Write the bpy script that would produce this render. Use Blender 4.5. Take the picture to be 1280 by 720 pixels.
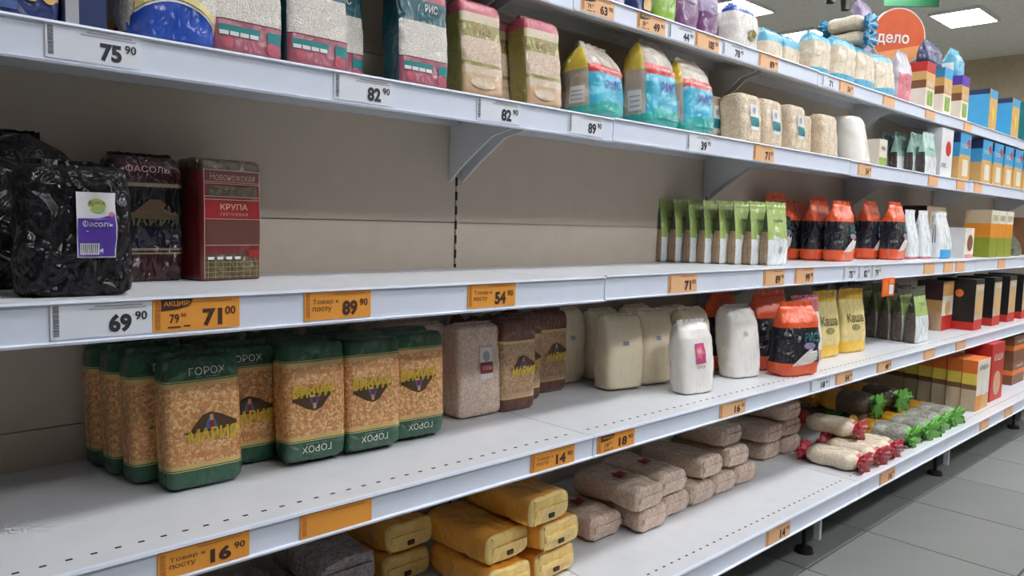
import bpy, bmesh, math, random
from mathutils import Vector, Matrix, noise

for o in list(bpy.data.objects): bpy.data.objects.remove(o)
scene = bpy.context.scene
COL = scene.collection
R = math.radians

# ------------------------------------------------------------------ camera, world, lamps, exposure
cam_d = bpy.data.cameras.new('camera'); cam = bpy.data.objects.new('camera', cam_d); COL.objects.link(cam)
cam_d.sensor_width = 36.0; cam_d.lens = 963.13 / 1280 * 36.0; cam_d.clip_start = .02
yaw, pit, rol = .759919, -.085437, .026262
fwd = Vector((math.sin(yaw)*math.cos(pit), math.cos(yaw)*math.cos(pit), math.sin(pit)))
rgt = Vector((math.cos(yaw), -math.sin(yaw), 0)); upv = rgt.cross(fwd)
r2 = rgt*math.cos(rol) + upv*math.sin(rol); u2 = -rgt*math.sin(rol) + upv*math.cos(rol)
mw = Matrix((r2, u2, -fwd)).transposed().to_4x4(); mw.translation = Vector((-1.0890, -1.3346, .8555))
cam.matrix_world = mw
scene.camera = cam

world = bpy.data.worlds.new('world'); scene.world = world; world.use_nodes = True
world.node_tree.nodes['Background'].inputs[0].default_value = (.75, .82, 1, 1)
world.node_tree.nodes['Background'].inputs[1].default_value = .02
vs = scene.view_settings
vs.view_transform = 'Standard'; vs.look = 'None'; vs.gamma = 1; vs.use_curve_mapping = False
vs.exposure = 0.32
LAMP = 25.0            # radiance of the ceiling lamp diffusers
CEIL = 2.9

# ------------------------------------------------------------------ materials
def lin(c):
    c = c/255.0
    return c/12.92 if c <= .04045 else ((c+.055)/1.055)**2.4
def rgb(c): return (lin(c[0]), lin(c[1]), lin(c[2]), 1)
MATS = {}
def newmat(name):
    m = bpy.data.materials.new(name); m.use_nodes = True
    nt = m.node_tree; b = nt.nodes['Principled BSDF']
    MATS[name] = m
    return m, nt, b
def coords(nt, scale=1.0):
    t = nt.nodes.new('ShaderNodeTexCoord'); mp = nt.nodes.new('ShaderNodeMapping')
    mp.inputs['Scale'].default_value = (scale,)*3 if not isinstance(scale, tuple) else scale
    nt.links.new(t.outputs['Object'], mp.inputs['Vector'])
    return mp.outputs[0]
def add_bump(nt, b, vec, scale, strength, dist=.002, sock='Normal', detail=2):
    n = nt.nodes.new('ShaderNodeTexNoise'); n.inputs['Scale'].default_value = scale; n.inputs['Detail'].default_value = detail
    n.inputs['Distortion'].default_value = .6
    nt.links.new(vec, n.inputs['Vector'])
    bp = nt.nodes.new('ShaderNodeBump'); bp.inputs['Strength'].default_value = strength; bp.inputs['Distance'].default_value = dist
    nt.links.new(n.outputs[0], bp.inputs['Height']); nt.links.new(bp.outputs[0], b.inputs[sock])
    return bp
def mix_col(nt, fac, c1, c2):
    r = nt.nodes.new('ShaderNodeValToRGB'); r.color_ramp.elements[0].color = c1; r.color_ramp.elements[1].color = c2
    nt.links.new(fac, r.inputs[0]); return r
def plain(name, c, rough=.5, var=.06, metal=0.0, nscale=18):
    """paint or paper: base colour with a faint procedural mottling"""
    m, nt, b = newmat(name)
    v = coords(nt)
    n = nt.nodes.new('ShaderNodeTexNoise'); n.inputs['Scale'].default_value = nscale; n.inputs['Detail'].default_value = 3
    nt.links.new(v, n.inputs['Vector'])
    a = rgb(c); lo = tuple(x*(1-var) for x in a[:3])+(1,); hi = tuple(min(1, x*(1+var)) for x in a[:3])+(1,)
    r = mix_col(nt, n.outputs[0], lo, hi); r.color_ramp.elements[0].position = .3; r.color_ramp.elements[1].position = .7
    nt.links.new(r.outputs[0], b.inputs['Base Color'])
    b.inputs['Roughness'].default_value = rough; b.inputs['Metallic'].default_value = metal
    return m
def film(name, c, rough=.35, var=.08, wr=26, st=.55, coat=.7):
    """printed plastic film: colour plus a wrinkled clear coat that takes the glints"""
    m = plain(name, c, rough, var); nt = m.node_tree; b = nt.nodes['Principled BSDF']
    b.inputs['Coat Weight'].default_value = min(1, coat+.45); b.inputs['Coat Roughness'].default_value = .24
    add_bump(nt, b, coords(nt, (1, 1, .7)), wr*1.3, min(1, st*1.8), .045, 'Coat Normal', 2)
    return m
def grain(name, c1, c2, scale=260, rough=.6, coat=.55, bump=.6, c3=None):
    """loose grain pressed against clear film"""
    m, nt, b = newmat(name)
    v = coords(nt)
    vo = nt.nodes.new('ShaderNodeTexVoronoi'); vo.inputs['Scale'].default_value = scale
    nt.links.new(v, vo.inputs['Vector'])
    sep = nt.nodes.new('ShaderNodeSeparateColor'); nt.links.new(vo.outputs['Color'], sep.inputs[0])
    r = mix_col(nt, sep.outputs[0], rgb(c1), rgb(c2))
    if c3:
        e = r.color_ramp.elements.new(.5); e.color = rgb(c3)
    nt.links.new(r.outputs[0], b.inputs['Base Color'])
    bp = nt.nodes.new('ShaderNodeBump'); bp.inputs['Strength'].default_value = bump; bp.inputs['Distance'].default_value = .002; bp.invert = True
    nt.links.new(vo.outputs['Distance'], bp.inputs['Height']); nt.links.new(bp.outputs[0], b.inputs['Normal'])
    b.inputs['Roughness'].default_value = rough
    b.inputs['Coat Weight'].default_value = min(1, coat+.45); b.inputs['Coat Roughness'].default_value = .24
    add_bump(nt, b, coords(nt, (1, 1, .7)), 40, 1, .04, 'Coat Normal', 2)
    return m
def emit(name, c, s):
    m, nt, b = newmat(name)
    b.inputs['Base Color'].default_value = (.8, .8, .8, 1)
    b.inputs['Emission Color'].default_value = c; b.inputs['Emission Strength'].default_value = s
    return m

plain('shelf_paint', (214, 216, 220), .38, .03)
plain('panel_paint', (205, 192, 176), .5, .03)
plain('rail_plastic', (224, 231, 246), .3, .02)
plain('slot_dark', (26, 24, 24), .8)
plain('foot_black', (18, 18, 18), .5)
plain('ceiling_paint', (232, 234, 232), .8)
plain('wall_paint', (196, 180, 154), .8)
plain('wall_dark', (112, 104, 96), .8); plain('tag_print', (200, 128, 52), .6); plain('tile_gap', (70, 72, 72), .9)  # the tag colour is ink for barcodes and small print on orange cards
plain('lamp_body', (230, 230, 230), .4)
emit('lamp_glow', (.97, .98, 1.0, 1), LAMP)
plain('tag_orange', (238, 160, 62), .55, .03)
plain('tag_peach', (236, 186, 140), .55, .03)
plain('tag_white', (228, 232, 241), .5, .02)
plain('ink', (44, 46, 54), .6)
plain('ink_brown', (70, 40, 22), .6)
plain('ink_grey', (120, 122, 128), .6)
plain('ink_faint', (170, 172, 178), .6)
plain('hot_orange', (250, 96, 24), .5)

def tile_mat(name, c):
    m = plain(name, c, .32, .05, nscale=5); return m
for i, c in enumerate(((132, 135, 133), (127, 130, 128), (137, 140, 138))): tile_mat('floor_tile_%d' % i, c)

film('pea_green', (16, 82, 52)); plain('pale_line', (190, 190, 120), .4)
grain('peas', (204, 130, 70), (250, 206, 142), 280, c3=(224, 160, 94)); film('pea_cream', (222, 184, 110))
plain('ink_white', (225, 228, 222), .5); plain('wing_brown', (84, 58, 34), .5); plain('logo_yellow', (226, 196, 58), .5)
plain('logo_blue', (80, 106, 160), .5); plain('logo_red', (150, 34, 36), .5); plain('skin', (214, 170, 130), .6)
grain('black_beans', (7, 7, 9), (22, 20, 26), 110, .7, .3, .9); plain('label_white', (222, 222, 226), .4); plain('label_purple', (92, 62, 170), .4)
film('dark_film', (14, 14, 17), .6, .08, 26, .55, .3)
film('maroon_film', (50, 22, 26)); film('cream_dim', (120, 112, 88)); film('navy_window', (26, 24, 42))
film('brick_red', (112, 28, 30), .4, .1, 20, .25, .4); grain('brick_check', (58, 40, 26), (92, 78, 46), 120, .5, .4, .1); plain('brick_red_panel', (150, 28, 32), .4); plain('brick_brown', (96, 54, 46), .45); plain('brick_line', (190, 150, 140), .5)
grain('oats', (206, 176, 156), (238, 216, 198), 330); grain('oats_beige', (204, 180, 150), (236, 218, 190), 330); grain('oats_grey', (196, 170, 148), (228, 206, 184), 300, .6, .4, .3)
film('brown_cap', (104, 52, 30)); grain('buckwheat', (170, 128, 92), (214, 176, 132), 300)
film('flour', (250, 234, 202), .4, .04, 14, .4, .5); film('flour_white', (240, 236, 230), .35, .03, 16, .5, .6); plain('pink_print', (206, 66, 130), .5)
film('vivid_orange', (234, 86, 26)); film('bag_black', (30, 30, 40)); grain('white_rice', (222, 216, 206), (246, 242, 236), 420)
film('soft_pink', (222, 120, 136)); film('yellow_film', (238, 190, 36)); film('yellow_clear', (228, 208, 136)); plain('ink_olive', (70, 66, 40), .6)
grain('kraft', (140, 112, 84), (176, 146, 112), 380); film('leaf_green', (170, 196, 110)); film('deep_green', (52, 66, 40)); film('white_film', (232, 236, 238))
grain('dark_kraft', (70, 58, 48), (104, 88, 74), 300)
film('teal_film', (10, 84, 96)); film('mauve_film', (170, 92, 108)); film('rose_film', (190, 88, 104)); grain('rice_grain', (208, 200, 190), (236, 230, 222), 420)
plain('teal_print', (40, 132, 136), .5); plain('white_print', (226, 226, 226), .5); plain('plum_print', (110, 40, 56), .5)
film('beige_film', (206, 186, 158)); film('olive_film', (150, 140, 70)); film('sand_film', (198, 164, 128))
film('bag_yellow', (240, 212, 84)); film('bag_aqua', (54, 178, 210)); film('bag_teal', (50, 180, 172)); film('bag_red', (218, 66, 62)); film('bag_grey', (196, 184, 170))
film('royal_blue', (18, 74, 180)); film('navy_film', (26, 44, 104)); film('lime_film', (150, 190, 70)); film('violet_film', (120, 66, 120)); film('lilac_film', (150, 130, 170)); film('grey_lilac', (188, 184, 196))
film('sky_film', (94, 182, 214)); film('mint_film', (176, 212, 200)); film('coffee_film', (60, 48, 46))
plain('box_white', (230, 230, 230), .5); plain('box_red', (196, 44, 36), .5); plain('box_orange', (232, 120, 50), .5); plain('box_tan', (214, 170, 104), .5); plain('box_cream', (232, 222, 206), .5); plain('box_brown', (128, 84, 54), .5)
plain('box_blue', (64, 160, 212), .45); plain('box_navy', (34, 50, 96), .45); plain('box_black', (26, 24, 24), .45); plain('box_green', (140, 150, 40), .5); plain('box_amber', (222, 140, 36), .5); plain('box_teal', (22, 120, 120), .5); plain('box_plum', (60, 34, 40), .5); plain('box_beige', (196, 176, 146), .5)
film('lying_yellow', (240, 166, 62), .35, .08, 18, .5, .6); film('lying_pale', (240, 206, 120), .35, .1)
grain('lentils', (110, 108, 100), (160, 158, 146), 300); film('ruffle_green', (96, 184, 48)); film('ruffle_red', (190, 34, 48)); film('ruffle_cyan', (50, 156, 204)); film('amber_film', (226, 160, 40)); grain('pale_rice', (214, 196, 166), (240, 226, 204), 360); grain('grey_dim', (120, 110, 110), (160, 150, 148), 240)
plain('sign_orange', (220, 96, 46), .5); plain('sign_peach', (232, 158, 96), .5); plain('sign_white', (240, 236, 232), .5)
plain('hang_green', (26, 84, 52), .5)

for q in ('black_beans', 'dark_film', 'bag_black', 'maroon_film', 'navy_window'): MATS[q].node_tree.nodes['Principled BSDF'].inputs['Specular IOR Level'].default_value = .08

# ------------------------------------------------------------------ helpers
def tag(o, label, cat, group=None):
    o['label'] = label; o['category'] = cat
    if group: o['group'] = group
    return o
def empty(name, loc=(0, 0, 0), rot=(0, 0, 0)):
    o = bpy.data.objects.new(name, None); COL.objects.link(o)
    o.location = loc; o.rotation_euler = rot; o.empty_display_size = .02
    return o
def link(name, me, parent=None, loc=(0, 0, 0), rot=(0, 0, 0)):
    o = bpy.data.objects.new(name, me); COL.objects.link(o)
    if parent is not None: o.parent = parent
    o.location = loc; o.rotation_euler = rot
    return o
def mesh_from(name, verts, faces, mats, fmat=None, smooth=False):
    me = bpy.data.meshes.new(name); me.from_pydata(verts, [], faces)
    for m in ([mats] if isinstance(mats, str) else mats): me.materials.append(MATS[m])
    if fmat: me.polygons.foreach_set('material_index', fmat)
    if smooth: me.polygons.foreach_set('use_smooth', [True]*len(me.polygons))
    me.update(); return me
class MB:
    def __init__(s): s.v = []; s.f = []; s.m = []
    def box(s, x0, x1, y0, y1, z0, z1, m=0):
        b = len(s.v)
        s.v += [(x0, y0, z0), (x1, y0, z0), (x1, y1, z0), (x0, y1, z0), (x0, y0, z1), (x1, y0, z1), (x1, y1, z1), (x0, y1, z1)]
        for q in ((0, 3, 2, 1), (4, 5, 6, 7), (0, 1, 5, 4), (1, 2, 6, 5), (2, 3, 7, 6), (3, 0, 4, 7)):
            s.f.append(tuple(b+i for i in q)); s.m.append(m)
    def prism_x(s, prof, x0, x1, m=0):        # prof: (y,z) counter-clockwise seen from +x
        b = len(s.v); n = len(prof)
        s.v += [(x0, y, z) for y, z in prof] + [(x1, y, z) for y, z in prof]
        s.f.append(tuple(b+i for i in range(n-1, -1, -1))); s.f.append(tuple(b+n+i for i in range(n))); s.m += [m, m]
        for i in range(n):
            j = (i+1) % n; s.f.append((b+i, b+j, b+n+j, b+n+i)); s.m.append(m)
    def cyl(s, x, y, z0, z1, r0, r1, n=14, m=0):
        b = len(s.v)
        for z, r in ((z0, r0), (z1, r1)):
            s.v += [(x+r*math.cos(2*math.pi*i/n), y+r*math.sin(2*math.pi*i/n), z) for i in range(n)]
        for i in range(n):
            j = (i+1) % n; s.f.append((b+i, b+j, b+n+j, b+n+i)); s.m.append(m)
        s.f.append(tuple(b+i for i in range(n-1, -1, -1))); s.f.append(tuple(b+n+i for i in range(n))); s.m += [m, m]
    def mesh(s, name, mats, smooth=False): return mesh_from(name, s.v, s.f, mats, s.m, smooth)
def struct(o): o['kind'] = 'structure'; return o
def copy_tree(o, parent=None):
    c = o.copy(); COL.objects.link(c)
    if parent is not None: c.parent = parent
    for ch in list(o.children): copy_tree(ch, c)
    return c

# text: flat mesh with its bounding box mapped onto a unit square
_tx = {}
def text_geo(s, bold=0.0):
    k = (s, bold)
    if k in _tx: return _tx[k]
    cu = bpy.data.curves.new('lettering', 'FONT'); cu.body = s.replace('Ф', 'О'); cu.resolution_u = 3; cu.offset = bold
    o = bpy.data.objects.new('lettering', cu); COL.objects.link(o)
    dg = bpy.context.evaluated_depsgraph_get(); dg.update()
    me = bpy.data.meshes.new_from_object(o.evaluated_get(dg))
    vs_ = [tuple(v.co) for v in me.vertices]; fs = [tuple(p.vertices) for p in me.polygons]
    bpy.data.objects.remove(o); bpy.data.curves.remove(cu); bpy.data.meshes.remove(me)
    if s.startswith('Ф'):                      # О plus an upright bar
        h0 = max(v[1] for v in vs_); x0 = min(v[0] for v in vs_); c = x0+.375*h0/.7*.72; n0 = len(vs_)
        vs_ += [(c-.045, -.1*h0), (c+.045, -.1*h0), (c+.045, 1.1*h0), (c-.045, 1.1*h0)]; fs.append((n0, n0+1, n0+2, n0+3))
    xs = [v[0] for v in vs_]; ys = [v[1] for v in vs_]
    w = max(xs)-min(xs); h = max(ys)-min(ys)
    g = ([((v[0]-min(xs))/w, (v[1]-min(ys))/h) for v in vs_], fs)
    _tx[k] = g; return g
def flat_text(name, s, x0, x1, z0, z1, mat, parent, y=0.0, bold=.012):
    v, f = text_geo(s, bold)
    return link(name, mesh_from(name, [(x0+a*(x1-x0), y, z0+b*(z1-z0)) for a, b in v], f, mat), parent)
def flat_poly(name, pts, mat, parent, y=0.0, th=.0005):
    n = len(pts); v = [(x, y, z) for x, z in pts] + [(x, y+th, z) for x, z in pts]
    f = [tuple(range(n)), tuple(range(2*n-1, n-1, -1))] + [(i+n, (i+1) % n+n, (i+1) % n, i) for i in range(n)]
    return link(name, mesh_from(name, v, f, mat), parent)
def flat_rects(name, rects, mat, parent, y=0.0):
    m = MB()
    for x0, x1, z0, z1 in rects: m.box(x0, x1, y, y+.0004, z0, z1)
    return link(name, m.mesh(name, mat), parent)

# ------------------------------------------------------------------ lofted packs
def interp(prof, t, k):
    for a, b in zip(prof, prof[1:]):
        if t <= b[0]:
            u = (t-a[0])/max(1e-9, b[0]-a[0]); return a[k]+(b[k]-a[k])*u
    return prof[-1][k]
class Loft:
    """pack body: stacked superellipse rings; knows its own front surface so print can follow it"""
    def __init__(s, w, d, h, prof, n=5, amp=0.0, freq=22, seed=0, lean=0.0):
        s.w, s.d, s.h, s.prof, s.n, s.amp, s.freq, s.seed, s.lean = w, d, h, prof, n, amp, freq, seed, lean
    def disp(s, x, y, z, a, b):
        if s.amp:
            e = s.amp*noise.noise(Vector((x, y, z))*s.freq + Vector((s.seed*3.1, s.seed*1.7, s.seed)))
            e += .5*s.amp*noise.noise(Vector((x, y, z))*s.freq*2.7 + Vector((s.seed, 7, 1)))
            l = math.hypot(x/a, y/b) or 1
            x += x/a/l*e; y += y/b/l*e
        return x, y
    def ring(s, t, N):
        a = s.w/2*interp(s.prof, t, 1); b = s.d/2*interp(s.prof, t, 2); z = t*s.h; out = []
        for i in range(N):
            th = 2*math.pi*(i+.5)/N; c, q = math.cos(th), math.sin(th)
            x = a*math.copysign(abs(c)**(2/s.n), c); y = b*math.copysign(abs(q)**(2/s.n), q)
            x, y = s.disp(x, y, z, a, b); out.append((x, y+s.lean*z, z))
        return out
    def front(s, sx, t, off=.0012):
        a = s.w/2*interp(s.prof, t, 1); b = s.d/2*interp(s.prof, t, 2); z = t*s.h
        x = a*sx; y = -b*(max(0, 1-abs(sx)**s.n))**(1/s.n)
        x, y = s.disp(x, y, z, a, b)
        return (x, y+s.lean*z-off, z)
    def left(s, sy, t, off=.0012):
        a = s.w/2*interp(s.prof, t, 1); b = s.d/2*interp(s.prof, t, 2); z = t*s.h
        y = b*sy; x = -a*(max(0, 1-abs(sy)**s.n))**(1/s.n)
        x, y = s.disp(x, y, z, a, b)
        return (x-off, y+s.lean*z, z)
    def mesh(s, name, bands, N=36, L=22):
        ts = sorted(set([round(i/L, 4) for i in range(L+1)]+[round(p[0], 4) for p in s.prof]+[round(b[0], 4) for b in bands]))
        ts = [t for i, t in enumerate(ts) if i == 0 or t-ts[i-1] > .003 or t in [round(b[0], 4) for b in bands]]
        mats = []
        def mi(n):
            if n not in mats: mats.append(n)
            return mats.index(n)
        v = []; f = []; fm = []
        for t in ts: v += s.ring(t, N)
        for i in range(len(ts)-1):
            tm = (ts[i]+ts[i+1])/2
            bd = next((b for b in bands if tm <= b[0]), bands[-1])
            for j in range(N):
                k = (j+1) % N; f.append((i*N+j, i*N+k, (i+1)*N+k, (i+1)*N+j))
                th = 2*math.pi*(j+1)/N; isf = math.sin(th) < 0 and abs(math.sin(th)) > abs(math.cos(th))*.55
                fm.append(mi(bd[1] if isf or len(bd) < 3 else bd[2]))
        f.append(tuple(range(N-1, -1, -1))); fm.append(mi(bands[0][-1]))
        o = (len(ts)-1)*N; f.append(tuple(o+i for i in range(N))); fm.append(mi(bands[-1][-1]))
        me = mesh_from(name, v, f, mats, fm, True)
        for p in list(me.polygons)[-2:]: p.use_smooth = False
        return me
    # print on the front: rectangles / polygons in (s, t) and lettering
    def patch(s, name, s0, s1, t0, t1, mat, parent, off=.0012, nx=6, nz=6, side=False):
        fn = s.left if side else s.front
        v = [fn(s0+(s1-s0)*i/nx, t0+(t1-t0)*j/nz, off) for j in range(nz+1) for i in range(nx+1)]
        f = [(j*(nx+1)+i, j*(nx+1)+i+1, (j+1)*(nx+1)+i+1, (j+1)*(nx+1)+i) for j in range(nz) for i in range(nx)]
        return link(name, mesh_from(name, v, f, mat, None, True), parent)
    def poly(s, name, pts, mat, parent, off=.0014):
        c = (sum(p[0] for p in pts)/len(pts), sum(p[1] for p in pts)/len(pts))
        v = [s.front(c[0], c[1], off)]; n = len(pts)
        v += [s.front((c[0]+p[0])/2, (c[1]+p[1])/2, off) for p in pts] + [s.front(p[0], p[1], off) for p in pts]
        f = [(0, 1+i, 1+(i+1) % n) for i in range(n)] + [(1+i, 1+n+i, 1+n+(i+1) % n, 1+(i+1) % n) for i in range(n)]
        return link(name, mesh_from(name, v, f, mat), parent)
    def text(s, name, tx, s0, s1, t0, t1, mat, parent, off=.0016, bold=.012, arch=0.0):
        v, f = text_geo(tx, bold)
        def pt(a, b):
            q = s0+a*(s1-s0); return s.front(q, t0+b*(t1-t0)+arch*(1-(2*a-1)**2), off)
        return link(name, mesh_from(name, [pt(a, b) for a, b in v], f, mat), parent)

BLOCK = [(0, .90, .86), (.03, .98, .96), (.08, 1, 1), (.5, 1, 1.05), (.9, .99, .97), (.97, .95, .88), (1, .84, .66)]
PILLOW = [(0, .84, .7), (.03, .96, .92), (.15, 1, 1), (.5, 1, 1.04), (.8, .98, .92), (.92, .96, .7), (.98, .9, .4), (1, .8, .2)]
DOY = [(0, .92, .84), (.04, 1, 1), (.3, 1, 1.02), (.5, .99, .84), (.7, .98, .52), (.86, .97, .2), (.93, .97, .07), (1, .97, .05)]
BAG = [(0, .8, .8), (.04, .96, .96), (.2, 1.02, 1.02), (.6, .99, .98), (.78, .95, .72), (.9, .9, .36), (1, .84, .1)]
TUBE = [(0, .9, .9), (.04, .99, .99), (.12, 1, 1), (.84, 1, 1), (.93, .94, .94), (.98, .8, .8), (1, .55, .55)]

def fold_strip(name, w, th, hgt, mat, parent, loc, seed=0, n=14):
    """crimped seal along the top of a pack"""
    v = []; rnd = random.Random(seed)
    for i in range(n+1):
        x = -w/2+w*i/n; o = .0025*math.sin(i*1.9+seed)
        hh = hgt*(1+.12*rnd.uniform(-1, 1))
        v += [(x, -th/2+o*.3, 0), (x, -th/2+o, hh), (x, th/2+o, hh), (x, th/2+o*.3, 0)]
    f = []
    for i in range(n):
        a = i*4; b = a+4
        f += [(a, b, b+1, a+1), (a+1, b+1, b+2, a+2), (a+2, b+2, b+3, a+3), (a+3, b+3, b, a)]
    f += [(0, 1, 2, 3), (n*4+3, n*4+2, n*4+1, n*4)]
    return link(name, mesh_from(name, v, f, mat, None, False), parent, loc)
def ruffle(name, w, d, ln, mat, parent, loc, rot, seed=0, waves=13, N=66):
    """gathered, flared end of a tied bag"""
    v = []; f = []; rows = ((0, .95), (.2, .72), (.4, .7), (.7, 1.08), (1, 1.22))
    for r, (q, s_) in enumerate(rows):
        for i in range(N):
            th = 2*math.pi*i/N; rip = 1+(.13*q)*math.sin(waves*th+seed)+.08*q*math.sin(3*th+seed*2)
            v.append((w/2*s_*rip*math.cos(th), d/2*s_*rip*math.sin(th), ln*q*(1+.18*q*math.sin(5*th+seed))))
    for r in range(len(rows)-1):
        for i in range(N): f.append((r*N+i, r*N+(i+1) % N, (r+1)*N+(i+1) % N, (r+1)*N+i))
    c = len(v); v.append((0, 0, ln*.45))
    for i in range(N): f.append(((len(rows)-1)*N+i, (len(rows)-1)*N+(i+1) % N, c))
    return link(name, mesh_from(name, v, f, mat, None, True), parent, loc, rot)

# ------------------------------------------------------------------ dimensions of the shelving
ZT, ZA, ZB, ZC, ZD = 1.357, 1.090, .751, .460, .181
DEP = dict(T=.178, A=.223, B=.327, C=.416, D=.515)
HR = dict(T=.047, A=.052, B=.052, C=.043, D=.047)
ZS = dict(T=ZT, A=ZA, B=ZB, C=ZC, D=ZD)
XB = [-2, -1, 0, 1, 2, 3, 4]           # left edge of each metre-wide bay

# ------------------------------------------------------------------ the room
X0, X1, Y0, Y1 = -4.0, 9.2, -4.6, 5.2
TS = .373; TX, TY = 1.137, -.493
m = MB(); m.box(X0, X1, Y0, Y1, -.12, -.006)
floor = struct(link('floor', m.mesh('floor', 'tile_gap')))
tile_me = []
for i in range(3):
    t = MB(); g = .0022; h = TS/2-g
    b = .0012
    v = [(-h, -h, -.006), (h, -h, -.006), (h, h, -.006), (-h, h, -.006), (-h, -h, -b), (h, -h, -b), (h, h, -b), (-h, h, -b),
         (-h+b, -h+b, 0), (h-b, -h+b, 0), (h-b, h-b, 0), (-h+b, h-b, 0)]
    f = []
    for k in range(4):
        j = (k+1) % 4; f += [(k, j, 4+j, 4+k), (4+k, 4+j, 8+j, 8+k)]
    f.append((8, 9, 10, 11))
    tile_me.append(mesh_from('floor_tile', v, f, 'floor_tile_%d' % i))
rnd = random.Random(4)
tiles = []
for ix in range(-14, 22):
    for iy in range(-11, 15):
        cx = TX+(ix+.5)*TS; cy = TY+(iy+.5)*TS
        if X0+TS/2 < cx < X1-TS/2 and Y0+TS/2 < cy < Y1-TS/2: tiles.append((math.hypot(cx-1.8, cy+.9), cx, cy))
tiles.sort()
for _, cx, cy in tiles[:280]: link('floor_tile', tile_me[rnd.randrange(3)], floor, (cx, cy, 0))
rest = MB()
for _, cx, cy in tiles[280:]:
    h = TS/2-.0022; rest.box(cx-h, cx+h, cy-h, cy+h, -.006, 0)
o = link('far_floor_tiles', rest.mesh('far_floor_tiles', 'floor_tile_0'), floor); o['kind'] = 'stuff'
m = MB(); m.box(X0, X1, Y0, Y1, CEIL, CEIL+.1); struct(link('ceiling', m.mesh('ceiling', 'ceiling_paint')))
for nm, a in (('wall_right', (X1, X1+.1, Y0, Y1)), ('wall_left', (X0-.1, X0, Y0, Y1)), ('wall_back', (X0, X1, Y1, Y1+.1)), ('wall_front', (X0, X1, Y0-.1, Y0))):
    m = MB(); m.box(*a, 0, CEIL); struct(link(nm, m.mesh(nm, 'wall_paint' if nm == 'wall_right' or nm == 'wall_back' else 'wall_dark')))

# ceiling lamps; the front rows are unseen, set to light the packs frontally
def make_lamp():
    r = empty('ceiling_lamp')
    m = MB(); w, d, b = .29, .20, .02
    m.box(-w-b, w+b, -d-b, -d, -.03, 0); m.box(-w-b, w+b, d, d+b, -.03, 0); m.box(-w-b, -w, -d, d, -.03, 0); m.box(w, w+b, -d, d, -.03, 0); m.box(-w, w, -d, d, -.008, 0)
    link('frame', m.mesh('frame', 'lamp_body'), r)
    m = MB(); m.box(-w, w, -d, d, -.022, -.012); link('diffuser', m.mesh('diffuser', 'lamp_glow'), r)
    m = MB()
    for k in range(1, 6): m.box(-w+2*w*k/6-.002, -w+2*w*k/6+.002, -d, d, -.03, -.022)
    link('louvre', m.mesh('louvre', 'lamp_body'), r)
    return r
lamp = make_lamp(); first = True
LAB = {(5.45, 2.60): 'bright ceiling lamp above the blue-topped rice bags', (6.87, 2.60): 'small bright ceiling lamp beside the blue-capped bags', (7.08, 1.18): 'bright ceiling lamp right of the round orange sign'}
spots = [(5.45, 2.6), (6.87, 2.6), (7.08, 1.18)]
for y in (1.18, -1.15, -2.57):
    for x in (-.23, 1.19, 2.61, 4.03, 5.45, 7.08):
        if (x, y) != (7.08, 1.18): spots.append((x, y))
for x, y in spots:
    l = lamp if first else copy_tree(lamp); first = False
    l.location = (x, y, CEIL)
    tag(l, LAB.get((x, y), 'louvred ceiling lamp outside the picture'), 'lamp', 'ceiling lamps')

# ------------------------------------------------------------------ shelving bays
def make_panel(z0, z1):
    m = MB(); m.box(.002, .998, 0, .012, z0+.0009, z1-.0009); return m.mesh('back_panel', 'panel_paint')
PZ = [.02, .189, .52, .851, 1.182, 1.513]
panel_me = [make_panel(a, b) for a, b in zip(PZ, PZ[1:])]
m = MB(); m.box(0, .026, .0125, .03, 0, 1.53); upright_me = m.mesh('upright', 'shelf_paint')
m = MB()
z = .1
while z < 1.5:
    m.box(-.0018, .0045, -.0006, .0125, z, z+.019); z += .032
slots_me = m.mesh('upright_slots', 'slot_dark')
m = MB(); m.box(0, 1, .03, .045, .01, 1.518); light_block_me = m.mesh('light_block_sheet', 'panel_paint')  # unseen sheet added behind the panels to block lamp light at the seams
def shelf_mesh(k):
    dp, hr = DEP[k], HR[k]; m = MB(); a, b = .0012, .9988
    m.box(a, b, -dp, -.001, -.004, 0)                               # top sheet
    m.box(a, b, -dp, -dp+.003, -hr+.004, -.004)                     # front lip
    m.box(a, b, -dp+.003, -dp+.02, -hr+.004, -hr+.007)              # returned flange
    m.box(a, b, -.012, -.001, -.03, -.004)
    m.box(a, a+.003, -dp+.003, -.012, -.03, -.004); m.box(b-.003, b, -dp+.003, -.012, -.03, -.004)
    m.box(a+.003, b-.003, -dp*.52, -dp*.48, -.022, -.004)
    return m.mesh('shelf', 'shelf_paint')
def bracket_mesh(k):
    dp = DEP[k]; m = MB()
    m.prism_x([(-.001, -.15), (-.001, -.03), (-dp+.022, -.03), (-dp+.022, -.048), (-dp*.62, -.06), (-dp*.25, -.11)][::-1], 0, .004)
    return m.mesh('bracket', 'shelf_paint')
def perf_mesh(k):
    dp = DEP[k]; m = MB(); x = .03
    while x < .98:
        m.box(x-.0035, x+.0035, -dp+.033, -dp+.0365, -.0005, .0004); x += .026
    return m.mesh('perforation', 'slot_dark')
shelf_me = {k: shelf_mesh(k) for k in 'TABCD'}; br_me = {k: bracket_mesh(k) for k in 'TABC'}; perf_me = {k: perf_mesh(k) for k in 'CD'}
m = MB(); m.prism_x([(-.482, .045), (-.466, .045), (-.466, .132), (-.482, .132)], -.006, .006); leg_me = m.mesh('leg', 'shelf_paint')
m = MB(); m.cyl(0, -.44, 0, .012, .026, .022); m.cyl(0, -.44, .012, .075, .006, .006, 10); foot_me = m.mesh('foot', 'foot_black')
m = MB(); m.box(-.008, .008, -.462, 0, .112, .135); arm_me = m.mesh('base_arm', 'shelf_paint')
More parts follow.
